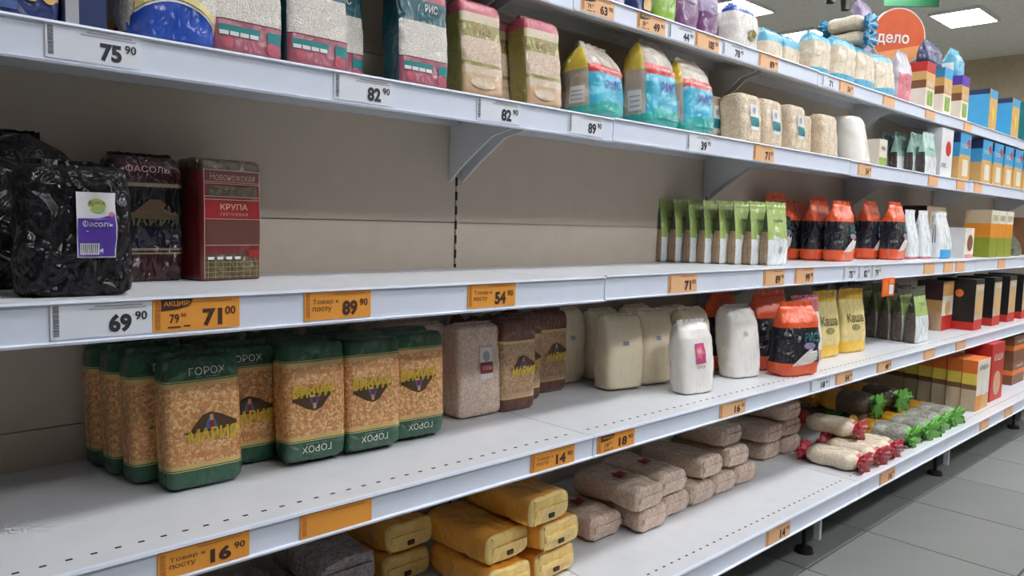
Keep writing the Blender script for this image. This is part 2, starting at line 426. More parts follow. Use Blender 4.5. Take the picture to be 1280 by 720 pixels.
BAYL = ['white metal shelving bay beyond the left edge of the picture', 'nearest white shelving bay, holding the black beans and split peas', 'second white shelving bay, mostly empty behind the middle shelf, holding flour bags',
        'third white shelving bay, with the orange bags and the pale yellow bags', 'fourth white shelving bay, with the black cartons and the orange box row', 'fifth white shelving bay, holding blue cartons, near the right edge', 'farthest white shelving bay at the right edge']
bays = []
for i, x in enumerate(XB):
    r = empty('shelving_bay', (x, 0, 0)); bays.append(r); tag(r, BAYL[i], 'shelf', 'white shelving bays in one run')
    for pm in panel_me: link('back_panel', pm, r)
    link('light_block_sheet', light_block_me, r)
    u = link('upright', upright_me, r); link('slots', slots_me, u)['kind'] = 'stuff'
    link('base_arm', arm_me, r, (.86, 0, 0))
    lg = link('leg', leg_me, r, (.86, 0, 0)); link('foot', foot_me, lg)
    for k in 'TABCD':
        s_ = link('shelf', shelf_me[k], r, (0, 0, ZS[k]))
        if k in br_me: link('bracket', br_me[k], s_, (.016, 0, 0)); link('bracket', br_me[k], s_, (.98, 0, 0))
        if k in perf_me: link('perforation', perf_me[k], s_)['kind'] = 'stuff'
# clip-on price rails; their joints do not follow the bays on the upper shelves
def rail_mesh(k, ln):
    hr = HR[k]; m = MB()
    m.prism_x([(0, 0), (0, -hr), (-.0075, -hr), (-.0085, -hr+.003), (-.0035, -hr+.0045), (-.0035, -.0045), (-.0085, -.003), (-.0075, 0)][::-1], .0015, ln-.0015)
    return m.mesh('price_rail', 'rail_plastic')
RAILPOS = ['beyond the left edge', 'first at the left edge of the picture', 'first after the left joint', 'third along from the left', 'fourth along, far right', 'last one, at the right edge']
JOINT = dict(T=(.166, 1.152), A=(.260, 1.234), B=(.125, 1.209), C=(0, 1.0), D=(0, 1.0))
for k in 'TABCD':
    j0, ln = JOINT[k]; rm = rail_mesh(k, ln); n = -2
    while j0+n*ln < 4.6:
        x = j0+n*ln; n += 1
        dz = .0 if n % 2 else -.002
        if k in 'CD':
            bi = int(round(x))+2
            if 0 <= bi <= 6: link('price_rail', rm, bays[bi], (0, -DEP[k]-.0003, ZS[k]+.0015))
        else:
            o = link('price_rail', rm, None, (x, -DEP[k]-.0003, ZS[k]+.0015+dz))
            nm = dict(T='top', A='second', B='middle')[k]
            ps = RAILPOS[max(0, min(5, n+1))]
            tag(o, 'pale price rail on the %s shelf edge, %s' % (nm, ps), 'price rail', 'clip-on price rails')

# ------------------------------------------------------------------ price tags
def barcode(parent, x0, x1, z0, z1, mat, seed, vertical=True):
    r = random.Random(seed); rects = []; z = z0
    while z < z1:
        h = r.choice((.0006, .001, .0015)); rects.append((x0, x1, z, min(z+h, z1))); z += h+r.choice((.0006, .001))
    flat_rects('barcode', rects, mat, parent, -.0006)
_tagn = 0
def price_tag(k, x, num, cents, kind, label, w=.112, old=None, words=None):
    """kind: white, orange or peach; x is the left edge of the card"""
    global _tagn; _tagn += 1
    H = HR[k]-.010; r = empty('price_tag', (x, -DEP[k]-.0055, ZS[k]+.0015-HR[k]+.005)); tag(r, label, 'price tag', 'price tags on the shelf edges')
    mat = dict(white='tag_white', orange='tag_orange', peach='tag_peach')[kind]; ink = 'ink' if kind == 'white' else 'ink_brown'
    m = MB(); m.box(0, w, 0, .0012, 0, H); link('card', m.mesh('card', mat), r)
    barcode(r, .003, .009, .004, H-.003, 'ink_grey' if kind == 'white' else 'tag_print', _tagn)
    Y = -.0006
    if num: flat_text('price', num, w-.050, w-.024, .004, .004+H*.54, ink, r, Y, .045)
    if cents: flat_text('price_cents', cents, w-.020, w-.006, H*.42, H*.42+H*.26, ink, r, Y, .02)
    flat_rects('small_print', [(w*.42, w*.9, H*.86, H*.9)] + ([(w*.36, w*.94, H*.79, H*.82)] if kind == 'white' else []), 'ink_faint' if kind == 'white' else 'tag_print', r, Y)
    if words:
        for q, tx in enumerate(words): flat_text('lettering', tx, .013, .013+.0062*len(tx), H*(.52-.27*q), H*(.72-.27*q), ink, r, Y, .0)
    if old:
        flat_poly('banner', [(.010, H*.62), (.030, H*.66), (.046, H*.76), (.050, H*.97), (.010, H*.97)], 'ink_brown', r, Y)
        flat_text('banner_lettering', 'АКЦИЯ!', .013, .045, H*.74, H*.92, mat, r, Y-.0006, .01)
        flat_text('old_price', old, .020, .032, H*.24, H*.52, ink, r, Y, .02)
        flat_text('old_price_cents', '00', .034, .041, H*.42, H*.54, ink, r, Y, .01)
        flat_rects('underline', [(.018, .034, H*.10, H*.14), (.038, .046, H*.12, H*.16)], ink, r, Y)
    return r
FAST = ('Товар к', 'посту')

# ------------------------------------------------------------------ pack builders (each returns an Empty with parts)
def maria_logo(L, r, t0=.42, sc=1.0, txt='МАРИЯ'):
    wings = [(-.62, t0+.0), (-.40, t0+.035), (-.12, t0+.13), (.10, t0+.15), (.35, t0+.13), (.82, t0+.055), (.80, t0+.02), (.3, t0+.0)]
    L.poly('wings_print', wings, 'wing_brown', r)
    L.poly('figure_print', [(-.06, t0+.02), (.02, t0+.10), (.20, t0+.10), (.30, t0+.02)], 'logo_blue', r, .0018)
    L.poly('vest_print', [(.06, t0+.02), (.06, t0+.08), (.18, t0+.08), (.18, t0+.02)], 'logo_red', r, .0022)
    L.poly('face_print', [(.07, t0+.085), (.07, t0+.13), (.17, t0+.13), (.17, t0+.085)], 'skin', r, .0022)
    L.text('brand_lettering', txt, -.5, .82, t0-.075, t0+.03, 'logo_yellow', r, .0026, .03)
def make_pea(flip=False):
    L = Loft(.110, .060, .186, BLOCK, 6, .0016, 20, 3 if flip else 1)
    r = empty('split_pea_pack')
    body = L.mesh('body', [(.135, 'pea_green'), (.142, 'pale_line'), (.15, 'pea_green'), (.185, 'pea_cream'), (.775, 'peas'), (.815, 'pea_cream'), (.822, 'pea_green'), (.829, 'pale_line'), (1, 'pea_green')])
    link('body', body, r)
    L.text('lettering', 'ГОРОХ', -.42, .55, .865, .925, 'ink_white', r, .0016, .0)
    L.text('small_lettering', 'шлифованный', -.25, .40, .842, .855, 'ink_faint', r, .0016, .0)
    maria_logo(L, r)
    fold_strip('top_fold', .094, .012, .010, 'pea_green', r, (0, 0, .183), 2)
    if flip:
        for c in r.children: c.location = (0, 0, .19); c.rotation_euler = (0, math.pi, 0)
        for c in r.children:
            if c.name.startswith('top_fold'): c.location = (0, 0, .0095)
    return r
def make_oat():
    L = Loft(.112, .06, .184, BLOCK, 7, .0022, 24, 5); r = empty('oat_flake_pack')
    link('body', L.mesh('body', [(1, 'oats')]), r)
    L.patch('label', -.05, .52, .40, .75, 'white_print', r); L.poly('stamp_print', [(.24+.17*math.cos(a), .65+.06*math.sin(a)) for a in [i*.524 for i in range(12)]], 'ink_faint', r, .002)
    L.patch('label_band', -.05, .52, .46, .585, 'logo_red', r, .0018)
    L.text('lettering', 'ХЛОПЬЯ', .02, .46, .50, .545, 'ink_white', r, .0024, .0)
    fold_strip('top_fold', .095, .010, .008, 'oats', r, (0, 0, .181), 4)
    return r
def make_brown():
    L = Loft(.096, .056, .188, BLOCK, 6, .0016, 22, 8); r = empty('buckwheat_pack')
    link('body', L.mesh('body', [(.14, 'brown_cap'), (.16, 'pea_cream'), (.20, 'sand_film'), (.76, 'buckwheat'), (.79, 'pea_cream'), (1, 'brown_cap')]), r)
    maria_logo(L, r, .47)
    fold_strip('top_fold', .08, .011, .009, 'brown_cap', r, (0, 0, .185), 6)
    return r
def make_flour(h=.178, mat='flour', seed=1, lean=0.0):
    L = Loft(.112, .072, h, PILLOW, 4.2, .004, 18, seed, lean); r = empty('flour_bag')
    link('body', L.mesh('body', [(1, mat)]), r)
    L.patch('label', -.25, .05, .60, .66, 'ink_faint', r, .0012, 3, 2)
    fold_strip('top_seal', .088, .004, .008, mat, r, (0, lean*h, h-.003), seed)
    return r
def make_pink_flour():
    L = Loft(.112, .058, .166, PILLOW, 4, .005, 20, 9, .12); r = empty('flour_bag')
    link('body', L.mesh('body', [(1, 'flour_white')]), r)
    L.patch('label', -.30, .32, .44, .72, 'pink_print', r, .002); L.poly('flower_print', [(-.02+.22*math.cos(a)*(1+.3*math.cos(5*a)), .585+.085*math.sin(a)*(1+.3*math.cos(5*a))) for a in [i*.314 for i in range(20)]], 'soft_pink', r, .0026)
    L.text('lettering', 'МУКА', -.25, .25, .36, .41, 'ink_grey', r, .002, .0)
    fold_strip('top_seal', .09, .004, .012, 'flour_white', r, (0, .02, .162), 3)
    return r
def make_orange_bag(w=.15, d=.07, h=.19, seed=2):
    L = Loft(w, d, h, BAG, 4, .006, 22, seed); r = empty('orange_black_bag')
    link('body', L.mesh('body', [(.20, 'vivid_orange'), (.70, 'bag_black'), (1, 'vivid_orange')]), r)
    L.poly('window', [(-.6, .16), (-.1, .30), (.35, .40), (.92, .42), (.93, .20), (.2, .17)], 'white_rice', r, .002)
    L.text('lettering', 'РИС', .05, .75, .50, .63, 'teal_print', r, .003, .01); L.poly('emblem_print', [(.3+.3*math.cos(a), .44+.05*math.sin(a)) for a in [i*.524 for i in range(12)]], 'lilac_film', r, .003)
    fold_strip('top_seal', w*.8, .004, .016, 'vivid_orange', r, (0, 0, h-.004), seed)
    return r
def make_doy(name, w, d, h, front, side, seed=0, strip=None, amp=.002):
    """stand-up pouch with printed front sheet and see-through gussets; front / side: list of (t, material)"""
    ts = sorted(set(t for t, _ in front) | set(t for t, _ in side)); bands = []
    for t in ts: bands.append((t, next(m for q, m in front if t <= q+1e-6), next(m for q, m in side if t <= q+1e-6)))
    L = Loft(w, d, h, DOY, 5, amp, 20, seed); r = empty(name)
    link('body', L.mesh('body', bands), r)
    fold_strip('top_seal', w*.97, .003, .010, strip or front[-1][1], r, (0, 0, h-.002), seed)
    return r, L
def make_carton(name, w, d, h, front, side, top, decals=()):
    r = empty(name); b = .0015; v = []; f = []; fm = []; mats = []
    def mi(n):
        if n not in mats: mats.append(n)
        return mats.index(n)
    fr = [(1, front)] if isinstance(front, str) else front; sd = [(1, side)] if isinstance(side, str) else side
    ts = sorted(set([0.0]+[t for t, _ in fr]+[t for t, _ in sd])); x, y = w/2, d/2
    P = [(-x+b, -y), (x-b, -y), (x, -y+b), (x, y-b), (x-b, y), (-x+b, y), (-x, y-b), (-x, -y+b)]
    for t in ts: v += [(p[0], p[1], t*h) for p in P]
    for i in range(len(ts)-1):
        mf = next(m for q, m in fr if ts[i+1] <= q+1e-6); ms = next(m for q, m in sd if ts[i+1] <= q+1e-6)
        for j in range(8):
            k = (j+1) % 8; f.append((i*8+j, i*8+k, i*8+8+k, i*8+8+j)); fm.append(mi(mf if j in (0, 1, 4) else ms))
    f.append(tuple(range(7, -1, -1))); fm.append(mi(sd[0][1])); o = (len(ts)-1)*8
    f.append(tuple(o+i for i in range(8))); fm.append(mi(top))
    link('box_body', mesh_from('box_body', v, f, mats, fm), r)
    m = MB(); m.box(-x+.002, x-.002, -y*.1, y*.1, h, h+.0006); link('lid_flap', m.mesh('lid_flap', top), r)
    for q in decals:
        if q[0] == 'rect': flat_rects(q[1], [tuple(a*c for a, c in zip(q[2], (w, w, h, h)))], q[3], r, -y-.0007)
        elif q[0] == 'disc': flat_poly(q[1], [(q[2]*w+q[4]*math.cos(a), q[3]*h+q[4]*math.sin(a)) for a in [i*.314 for i in range(20)]], q[5], r, -y-.0009)
        elif q[0] == 'text': flat_text('lettering', q[1], q[2]*w, q[3]*w, q[4]*h, q[5]*h, q[6], r, -y-.0014, .01)
        elif q[0] == 'sidedisc':
            n = 20; vv = [(-x-.0007, q[2]*d+q[4]*math.cos(i*math.pi/10), q[3]*h+q[4]*math.sin(i*math.pi/10)) for i in range(n)]
            link(q[1], mesh_from(q[1], vv, [tuple(range(n-1, -1, -1))], q[5]), r)
    return r
def make_lying(name, mat, end, seed, w=.108, th=.058, ln=.182, mark=None, logo=None):
    """block pack lying on its back, the folded end towards the aisle"""
    prof = [(0, .88, .82), (.03, .97, .95), (.1, 1, 1), (.5, 1, 1.05), (.9, 1, 1), (.97, .96, .92), (1, .86, .76)]
    L = Loft(w, th, ln, prof, 4.4, .0055, 20, seed); r = empty(name)
    body = link('body', L.mesh('body', [(.04, end), (1, mat)]), r)
    bits = [body]
    if mark:
        bits.append(L.patch('print_mark', -.25, .35, .42, .56, mark, r, .0016, 4, 4))
    fl = MB(); fl.box(-w*.40, w*.40, -.006, .006, -.0035, .002); bits.append(link('end_fold', fl.mesh('end_fold', end), r))
    fl = MB(); fl.prism_x([(-th*.40, -.001), (th*.40, -.001), (th*.40, .002), (-th*.40, .002)], -w*.42, -w*.40); bits.append(link('end_crease', fl.mesh('end_crease', end), r))
    if logo:
        fl = MB(); fl.box(-.006, .008, .008, .016, -.003, .002); bits.append(link('date_stamp', fl.mesh('date_stamp', logo), r))
    for b_ in bits:
        b_.rotation_euler = (-math.pi/2, 0, 0); b_.location = (0, b_.location.z*0, th/2)
    return r
def make_tied(name, mat, endmat, backmat, seed, w=.10, th=.05, ln=.15):
    """small bag lying down with gathered ends"""
    prof = [(0, .55, .55), (.06, .85, .85), (.16, 1, 1), (.84, 1, 1), (.94, .85, .85), (1, .55, .55)]
    L = Loft(w, th, ln, prof, 3, .004, 26, seed); r = empty(name)
    b_ = link('body', L.mesh('body', [(1, mat)] if endmat == backmat else [(.62, mat), (1, backmat)]), r, (0, 0, th/2), (-math.pi/2, 0, 0))
    ruffle('gathered_end', w*.8, th*.96, .028, endmat, r, (0, .008, th/2), (math.pi/2, 0, 0), seed)
    ruffle('gathered_end', w*.8, th*.96, .028, backmat, r, (0, ln-.008, th/2), (-math.pi/2, 0, 0), seed+2)
    return r

_used = set()
def put(proto, x, y, z, label, cat, group=None, rz=0.0, s=(1, 1, 1), rx=0.0, ry=0.0):
    o = proto if proto.name not in _used else copy_tree(proto)
    _used.add(proto.name)
    o.location = (x, y, z+.0006+abs(math.sin(rx))*.029); o.rotation_euler = (rx, ry, rz); o.scale = s
    if 'group' in o: del o['group']
    return tag(o, label, cat, group)
def clean(protos):
    for p in protos:
        if p.name not in _used:
            for c in list(p.children): bpy.data.objects.remove(c)
            bpy.data.objects.remove(p)

# ================================================================== SHELF C: split peas, oats, buckwheat, flour, pouches
pea, peaf = make_pea(), make_pea(True)
G = 'green-capped split pea packs'
D2 = .03                                    # half depth of a pea pack: y given for the front face
for x, y, fl, rz, lb in (
    (-.653, -.250, 0, 1, 'nearest green-capped split pea pack, upright, at the front left'),
    (-.681, -.187, 0, 3, 'green-capped split pea pack directly behind the nearest one'),
    (-.692, -.129, 0, 4, 'third green-capped split pea pack back in the leftmost row'),
    (-.700, -.072, 0, 4, 'rearmost green-capped split pea pack of the leftmost row, by the back panel'),
    (-.568, -.192, 0, -2, 'upright green-capped split pea pack second from the left, set back'),
    (-.585, -.132, 0, 0, 'green-capped split pea pack behind the upright set-back one'),
    (-.476, -.256, 1, -3, 'upside-down green-capped split pea pack, left one of the three upside-down'),
    (-.464, -.192, 1, 0, 'green-capped split pea pack just behind the left upside-down one'),
    (-.371, -.262, 1, -3, 'upside-down green-capped split pea pack in the middle of three'),
    (-.356, -.198, 1, 0, 'green-capped split pea pack behind the middle upside-down one'),
    (-.266, -.250, 1, -4, 'upside-down green-capped split pea pack on the right, beside the oat packs'),
    (-.250, -.188, 1, 0, 'green-capped split pea pack behind the right upside-down one'),
    (-.472, -.126, 0, 0, 'green-capped split pea pack in the dark third row, left'),
    (-.362, -.132, 0, 0, 'green-capped split pea pack in the dark third row, right')):
    put(peaf if fl else pea, x, y+D2, ZC, lb, 'pea pack', G, R(rz), (.95 if fl or x > -.5 else 1, .92, 1), R(-4))
oat = make_oat()
G = 'oat flake packs'
for x, y, lb in ((-.074, -.188, 'pinkish oat flake pack with red and white label, in front beside the buckwheat'),
                 (-.166, -.134, 'oat flake pack half hidden behind the last green-capped pack'),
                 (-.172, -.070, 'rearmost oat flake pack in the shadow, on the left')):
    put(oat, x, y+.03, ZC, lb, 'oat pack', G, R(-2), (1, 1, 1), R(-3.5))
brn = make_brown(); G = 'brown-capped buckwheat packs'
for x, y, lb in ((.028, -.192, 'front brown-capped buckwheat pack beside the oat flakes'),
                 (.098, -.142, 'brown-capped buckwheat pack in the middle, half covered by the front one'),
                 (.214, -.112, 'brown-capped buckwheat pack on the right, beside the cream flour bags'),
                 (.004, -.132, 'brown-capped buckwheat pack right behind the front one'),
                 (.020, -.068, 'rearmost brown-capped buckwheat pack by the back panel'),
                 (.116, -.070, 'brown-capped buckwheat pack in the back row, middle')):
    put(brn, x, y+.028, ZC, lb, 'buckwheat pack', G, R(-2))
fA, fB = make_flour(.182, 'flour', 1), make_flour(.176, 'flour', 6); fL = make_flour(.186, 'flour_white', 11, .16)
G = 'cream flour bags'
for p, x, y, rz, lb in ((fA, .322, -.078, 0, 'cream flour bag at the far left back, next to the buckwheat'),
    (fB, .437, -.098, -3, 'cream flour bag in the back row, second from the left'),
    (fB, .374, -.214, -14, 'rounded cream flour bag at the front left of the flour'),
    (fA, .492, -.222, -10, 'cream flour bag standing behind the white bag with the pink flower'),
    (fA, .610, -.258, -6, 'cream flour bag between the pink-flower bag and the leaning white bag'),
    (fB, .666, -.168, -4, 'cream flour bag behind, in the shade of the leaning white bag'),
    (fA, .552, -.120, 0, 'cream flour bag in the back row, hidden behind the front ones')):
    put(p, x, y+.036, ZC, lb, 'flour bag', G, R(rz), (1, 1, 1), R(-3 if y < -.15 else 0))
put(fL, .762, -.318+.036, ZC, 'tall glossy white flour bag leaning backwards beside the orange bag', 'flour bag', 'cream flour bags', R(-12))
pk = make_pink_flour(); put(pk, .487, -.345+.029, ZC, 'small white flour bag with a pink flower print, standing in front', 'flour bag', None, R(-10))
orb = make_orange_bag(.138, .072, .188, 2); orc = make_orange_bag(.155, .07, .20, 5)
put(orb, .908, -.356, ZC, 'orange and black rice bag with white window, standing forward on the lower middle shelf', 'rice bag', 'orange and black rice bags', R(-18))
put(orc, .935, -.262, ZC, 'orange-topped rice bag directly behind the front orange and black bag', 'rice bag', 'orange and black rice bags', R(-10), (1, 1, 1.05))
put(orc, .835, -.172, ZC, 'orange-topped rice bag farther back beside the leaning flour bag', 'rice bag', 'orange and black rice bags', R(4), (1, 1, 1.06))
wp, L = make_doy('pouch', .13, .06, .195, [(.2, 'soft_pink'), (.78, 'flour_white'), (1, 'soft_pink')], [(.2, 'soft_pink'), (.78, 'flour_white'), (1, 'soft_pink')], 3)
L.text('lettering', 'Манка', -.6, .6, .5, .6, 'ink_olive', wp)
put(wp, 1.105, -.285, ZC, 'white pouch with pink top between the orange bag and the yellow pouches', 'pouch', None, R(-10))
yp, L = make_doy('pouch', .135, .062, .20, [(.2, 'yellow_film'), (.86, 'yellow_clear'), (1, 'yellow_film')], [(.2, 'yellow_film'), (.86, 'yellow_clear'), (1, 'yellow_film')], 4)
L.text('lettering', 'Каша', -.65, .65, .50, .64, 'ink_olive', yp); L.poly('emblem_print', [(.0+.34*math.cos(a), .42+.05*math.sin(a)) for a in [i*.524 for i in range(12)]], 'olive_film', yp)
put(yp, 1.268, -.268, ZC, 'pale yellow pouch on the left, next to the pink-topped pouch', 'pouch', 'yellow pouches', R(-8))
put(yp, 1.445, -.275, ZC, 'pale yellow pouch on the right, standing alone before the dark pouches', 'pouch', 'yellow pouches', R(-10))
kp, L = make_doy('pouch', .125, .052, .195, [(.5, 'white_film'), (.86, 'leaf_green'), (1, 'deep_green')], [(.55, 'dark_kraft'), (1, 'deep_green')], 7)
L.text('lettering', 'ЭКО', -.4, .4, .68, .74, 'deep_green', kp)
for i in range(6):
    put(kp, 1.890+.010*i, -.334+.050*i, ZC, ('front dark pouch with green and white face, lower middle shelf', 'second dark brown pouch behind the green and white faced one', 'third dark brown pouch back in the row below the middle shelf',
        'fourth dark brown pouch back in the row below the middle shelf', 'fifth dark brown pouch back in the row below the middle shelf', 'rearmost dark brown pouch of the row below the middle shelf')[i], 'pouch', 'dark pouches on the lower middle shelf')
kd, L = make_doy('pouch', .12, .055, .19, [(.55, 'dark_kraft'), (1, 'coffee_film')], [(.55, 'dark_kraft'), (1, 'coffee_film')], 9)
for i, (x, y) in enumerate(((1.64, -.18), (1.60, -.10))):
    put(kd, x, y, ZC, ('front one of two dark pouches in the shade behind the yellow pouches', 'rear one of two dark pouches in the shade behind the yellow pouches')[i], 'pouch', 'dark shaded pouches')
ry = make_carton('carton', .13, .10, .20, [(.3, 'box_red'), (.7, 'box_cream'), (1, 'box_tan')], [(.35, 'sand_film'), (.62, 'box_tan'), (1, 'box_plum')], 'box_plum', [('disc', 'picture', 0, .45, .03, 'box_tan')])
put(ry, 2.375, -.235, ZC, 'cream, tan and red carton left of the black cartons', 'carton')
bb = make_carton('carton', .11, .15, .21, [(.2, 'box_red'), (.9, 'box_beige'), (1, 'box_black')], [(.16, 'box_red'), (1, 'box_black')], 'box_black',
                 [('sidedisc', 'badge', -.1, .72, .016, 'box_orange'), ('rect', 'picture', (-.3, .3, .3, .7), 'box_tan'), ('text', 'МЮСЛИ', -.35, .35, .78, .86, 'ink_white')])
for i, x in enumerate((2.50, 2.755, 2.99, 3.22)):
    put(bb, x, -.29, ZC, ('first black carton with red base and orange badge, nearest of four', 'second black carton with red base along the lower middle shelf', 'third black carton with red base along the lower middle shelf', 'farthest black carton with red base, at the right edge')[i], 'carton', 'black cartons with red bases')
dk = make_carton('carton', .12, .12, .20, 'box_brown', 'box_brown', 'box_brown', [('rect', 'picture', (-.3, .3, .2, .6), 'box_red')])

# ================================================================== SHELF B
bean = empty('bean_bag')
L = Loft(.128, .082, .158, [(0, .86, .8), (.04, .97, .95), (.2, 1.0, 1.02), (.6, .99, 1.02), (.85, .97, .95), (.95, .93, .82), (1, .84, .6)], 4.5, .005, 26, 4)
link('body', L.mesh('body', [(1, 'black_beans')], 48, 30), bean)
L.patch('label', -.02, .66, .30, .80, 'label_white', bean, .003); L.patch('label_panel', 0, .64, .31, .60, 'label_purple', bean, .0036)
L.poly('label_wave', [(0, .60), (.2, .592), (.42, .60), (.64, .64), (.64, .60), (.3, .585)], 'label_purple', bean, .0037)
L.text('lettering', 'Фасоль', .08, .58, .535, .585, 'ink_white', bean, .0045, .0)
ring = [(.33+.15*math.cos(a), .70+.055*math.sin(a)) for a in [i*.3 for i in range(21)]]
L.poly('logo_leaf', ring, 'leaf_green', bean, .0038); L.text('logo_lettering', 'Краса', .20, .46, .70, .74, 'logo_red', bean, .0044, .0)
L.poly('logo_berry', [(.58+.05*math.cos(a), .635+.02*math.sin(a)) for a in [i*.6 for i in range(10)]], 'soft_pink', bean, .0042)
L.patch('barcode_panel', .03, .36, .325, .41, 'label_white', bean, .0042)
for q in range(9): L.patch('bar', .05+.033*q, .062+.033*q+.004*(q % 3), .333, .405, 'ink_grey', bean, .0048, 1, 2)
fold_strip('top_seal', .10, .008, .010, 'dark_film', bean, (0, 0, .154), 5)
put(bean, -.826, -.262, ZB, 'clear bag of black beans with a white and purple label', 'bean bag', None, R(-6))
dkb = empty('dark_sack'); L = Loft(.21, .15, .205, [(0, .9, .9), (.1, 1, 1), (.5, .98, .98), (.75, .82, .85), (.9, .55, .6), (1, .2, .25)], 2.6, .008, 16, 8)
link('body', L.mesh('body', [(1, 'dark_film')], 40), dkb); fold_strip('top_seal', .06, .006, .01, 'dark_film', dkb, (0, 0, .2), 1)
put(dkb, -.855, -.105, ZB, 'large dark sack slumped behind the bag of black beans', 'sack')
bp = empty('bean_pack'); L = Loft(.108, .066, .187, BLOCK, 6, .002, 20, 13)
link('body', L.mesh('body', [(.22, 'maroon_film'), (.235, 'cream_dim'), (.25, 'maroon_film'), (.27, 'cream_dim'), (.42, 'navy_window'), (.76, 'dark_film'), (.79, 'cream_dim'), (1, 'maroon_film')]), bp)
L.poly('wings_print', [(-.85, .52), (-.4, .56), (0, .66), (.3, .66), (.85, .54), (.8, .5), (0, .5)], 'wing_brown', bp); L.text('brand_lettering', 'МАРИЯ', -.75, .85, .45, .54, 'ink_olive', bp, .002, .02)
L.text('lettering', 'ФАСОЛЬ', -.6, .6, .87, .93, 'brick_line', bp, .002, .0)
fold_strip('top_fold', .09, .012, .009, 'maroon_film', bp, (0, 0, .184), 7)
put(bp, -.688, -.034-.05, ZB, 'dark maroon bean pack with a navy window, between black beans and red buckwheat', 'bean pack', None, R(2))
rp = empty('buckwheat_pack'); L = Loft(.108, .088, .19, [(0, .97, .95), (.03, 1, 1), (.5, 1, 1.02), (.92, 1, .98), (.98, .96, .92), (1, .9, .8)], 9, .0012, 18, 2)
link('body', L.mesh('body', [(.90, 'brick_red'), (1, 'brick_check', 'brick_check')]), rp)
L.patch('check_print', -.90, .90, .015, .22, 'brick_check', rp, .0012); L.patch('title_panel', -.86, .86, .81, .905, 'brick_brown', rp); L.patch('stripe_panel', -.75, .75, .70, .78, 'brick_check', rp)
L.patch('name_panel', -.88, .88, .51, .66, 'brick_red_panel', rp); L.patch('window', -.84, .84, .30, .495, 'brick_brown', rp)
L.patch('seal_print', .5, .86, .185, .25, 'brick_red_panel', rp, .002, 3, 3)
for q in range(4): L.patch('icon', -.80+.28*q, -.62+.28*q, .175, .198, 'white_print', rp, .002, 2, 1)
for t in (.905, .81, .795, .69, .665, .505, .29): L.patch('frame_line', -.9, .9, t, t+.006, 'brick_line', rp, .0018, 6, 1)
for sx in (-.9, .88): L.patch('frame_line', sx, sx+.025, .02, .91, 'brick_line', rp, .0018, 1, 8)
L.text('brand_lettering', 'Новоножская', -.72, .72, .825, .885, 'brick_line', rp, .002, .0)
L.text('lettering', 'КРУПА', -.42, .46, .585, .635, 'skin', rp, .002, .01); L.text('small_lettering', 'ГРЕЧНЕВАЯ', -.42, .46, .535, .562, 'brick_line', rp, .002, .0)
for i in range(5): L.patch('check_line', -.9, .9, .03+.04*i, .034+.04*i, 'olive_film', rp, .0016, 6, 1)
for i in range(8): L.patch('check_line', -.8+.225*i, -.785+.225*i, .015, .17, 'olive_film', rp, .0016, 1, 3)
fold_strip('top_fold', .09, .014, .004, 'brick_check', rp, (0, 0, .188), 3)
put(rp, -.572, -.138+.044, ZB, 'dark red block pack of buckwheat groats, right of the bean packs', 'buckwheat pack', None, R(7))

dp_, L = make_doy('pouch', .116, .048, .172, [(.42, 'white_film'), (.92, 'leaf_green'), (1, 'leaf_green')], [(.55, 'kraft'), (1, 'deep_green')], 2)
L.poly('wave_print', [(-.95, .42), (-.5, .50), (0, .46), (.5, .40), (.95, .46), (.95, .41), (0, .40)], 'white_film', dp_); L.text('lettering', 'гурман', -.5, .5, .70, .76, 'deep_green', dp_)
L.poly('stamp_print', [(.1+.2*math.cos(a), .25+.07*math.sin(a)) for a in [i*.524 for i in range(12)]], 'ink_faint', dp_)
N_ = ['front', 'second', 'third', 'fourth', 'fifth', 'sixth', 'seventh', 'rearmost']
for i in range(8):
    put(dp_, (.935, .902, .874, .847, .822, .798, .775, .752)[i]+.058, -.258+.0215+.0388*i*.86, ZB, N_[i]+(' pouch in the grain row on the middle shelf, green and white face' if i == 0 else ' pouch back in the row of green and white grain pouches, middle shelf'), 'pouch', 'grain pouches with green faces', 0, (1, .74, 1))
ob = make_orange_bag(.15, .066, .192, 7)
for i in range(3):
    put(ob, 1.545-.03*i, -.185+.066*i, ZB, ('front orange and black bag of the left row on the middle shelf, beside the pouches', 'second orange and black bag of the left row on the middle shelf', 'rear orange and black bag of the left row on the middle shelf')[i], 'rice bag', 'orange and black rice bags')
for i in range(3):
    put(ob, 1.965-.075*i, -.205+.062*i, ZB, ('front orange and black bag of the right row, beside the white pouches', 'second orange and black bag of the right row, middle shelf', 'rear orange and black bag of the right row on the middle shelf')[i], 'rice bag', 'orange and black rice bags', 0, (.9, 1, 1.06))
for i, (x, y) in enumerate(((1.33, -.06), (1.65, -.06))):
    put(ob, x, y, ZB, ('orange and black bag deep in the shade behind the left row', 'orange and black bag between the two rows, set back', 'orange and black bag in the shade behind the right row')[i], 'rice bag', 'orange and black rice bags', 0, (1, 1, 1.1))
wh, L = make_doy('pouch', .10, .06, .185, [(.05, 'soft_pink'), (1, 'white_film')], [(.05, 'soft_pink'), (1, 'white_film')], 3)
for q in range(2): L.patch('side_print', -.2+.3*q, -.05+.3*q, .35, .75, 'ink_grey', wh, .001, 2, 5, True)
wb, L = make_doy('pouch', .13, .07, .185, [(.2, 'box_blue'), (1, 'white_film')], [(1, 'white_film')], 4)
for q in range(2): L.patch('side_print', -.2+.3*q, -.05+.3*q, .35, .75, 'ink_grey', wb, .001, 2, 5, True)
put(wh, 2.16, -.19, ZB, 'first narrow white pouch right of the orange bags', 'pouch', 'narrow white pouches'); put(wh, 2.275, -.20, ZB, 'second narrow white pouch right of the orange bags', 'pouch', 'narrow white pouches')
put(wb, 2.41, -.225, ZB, 'white pouch with a light blue foot, right of two narrow white ones', 'pouch', 'narrow white pouches')
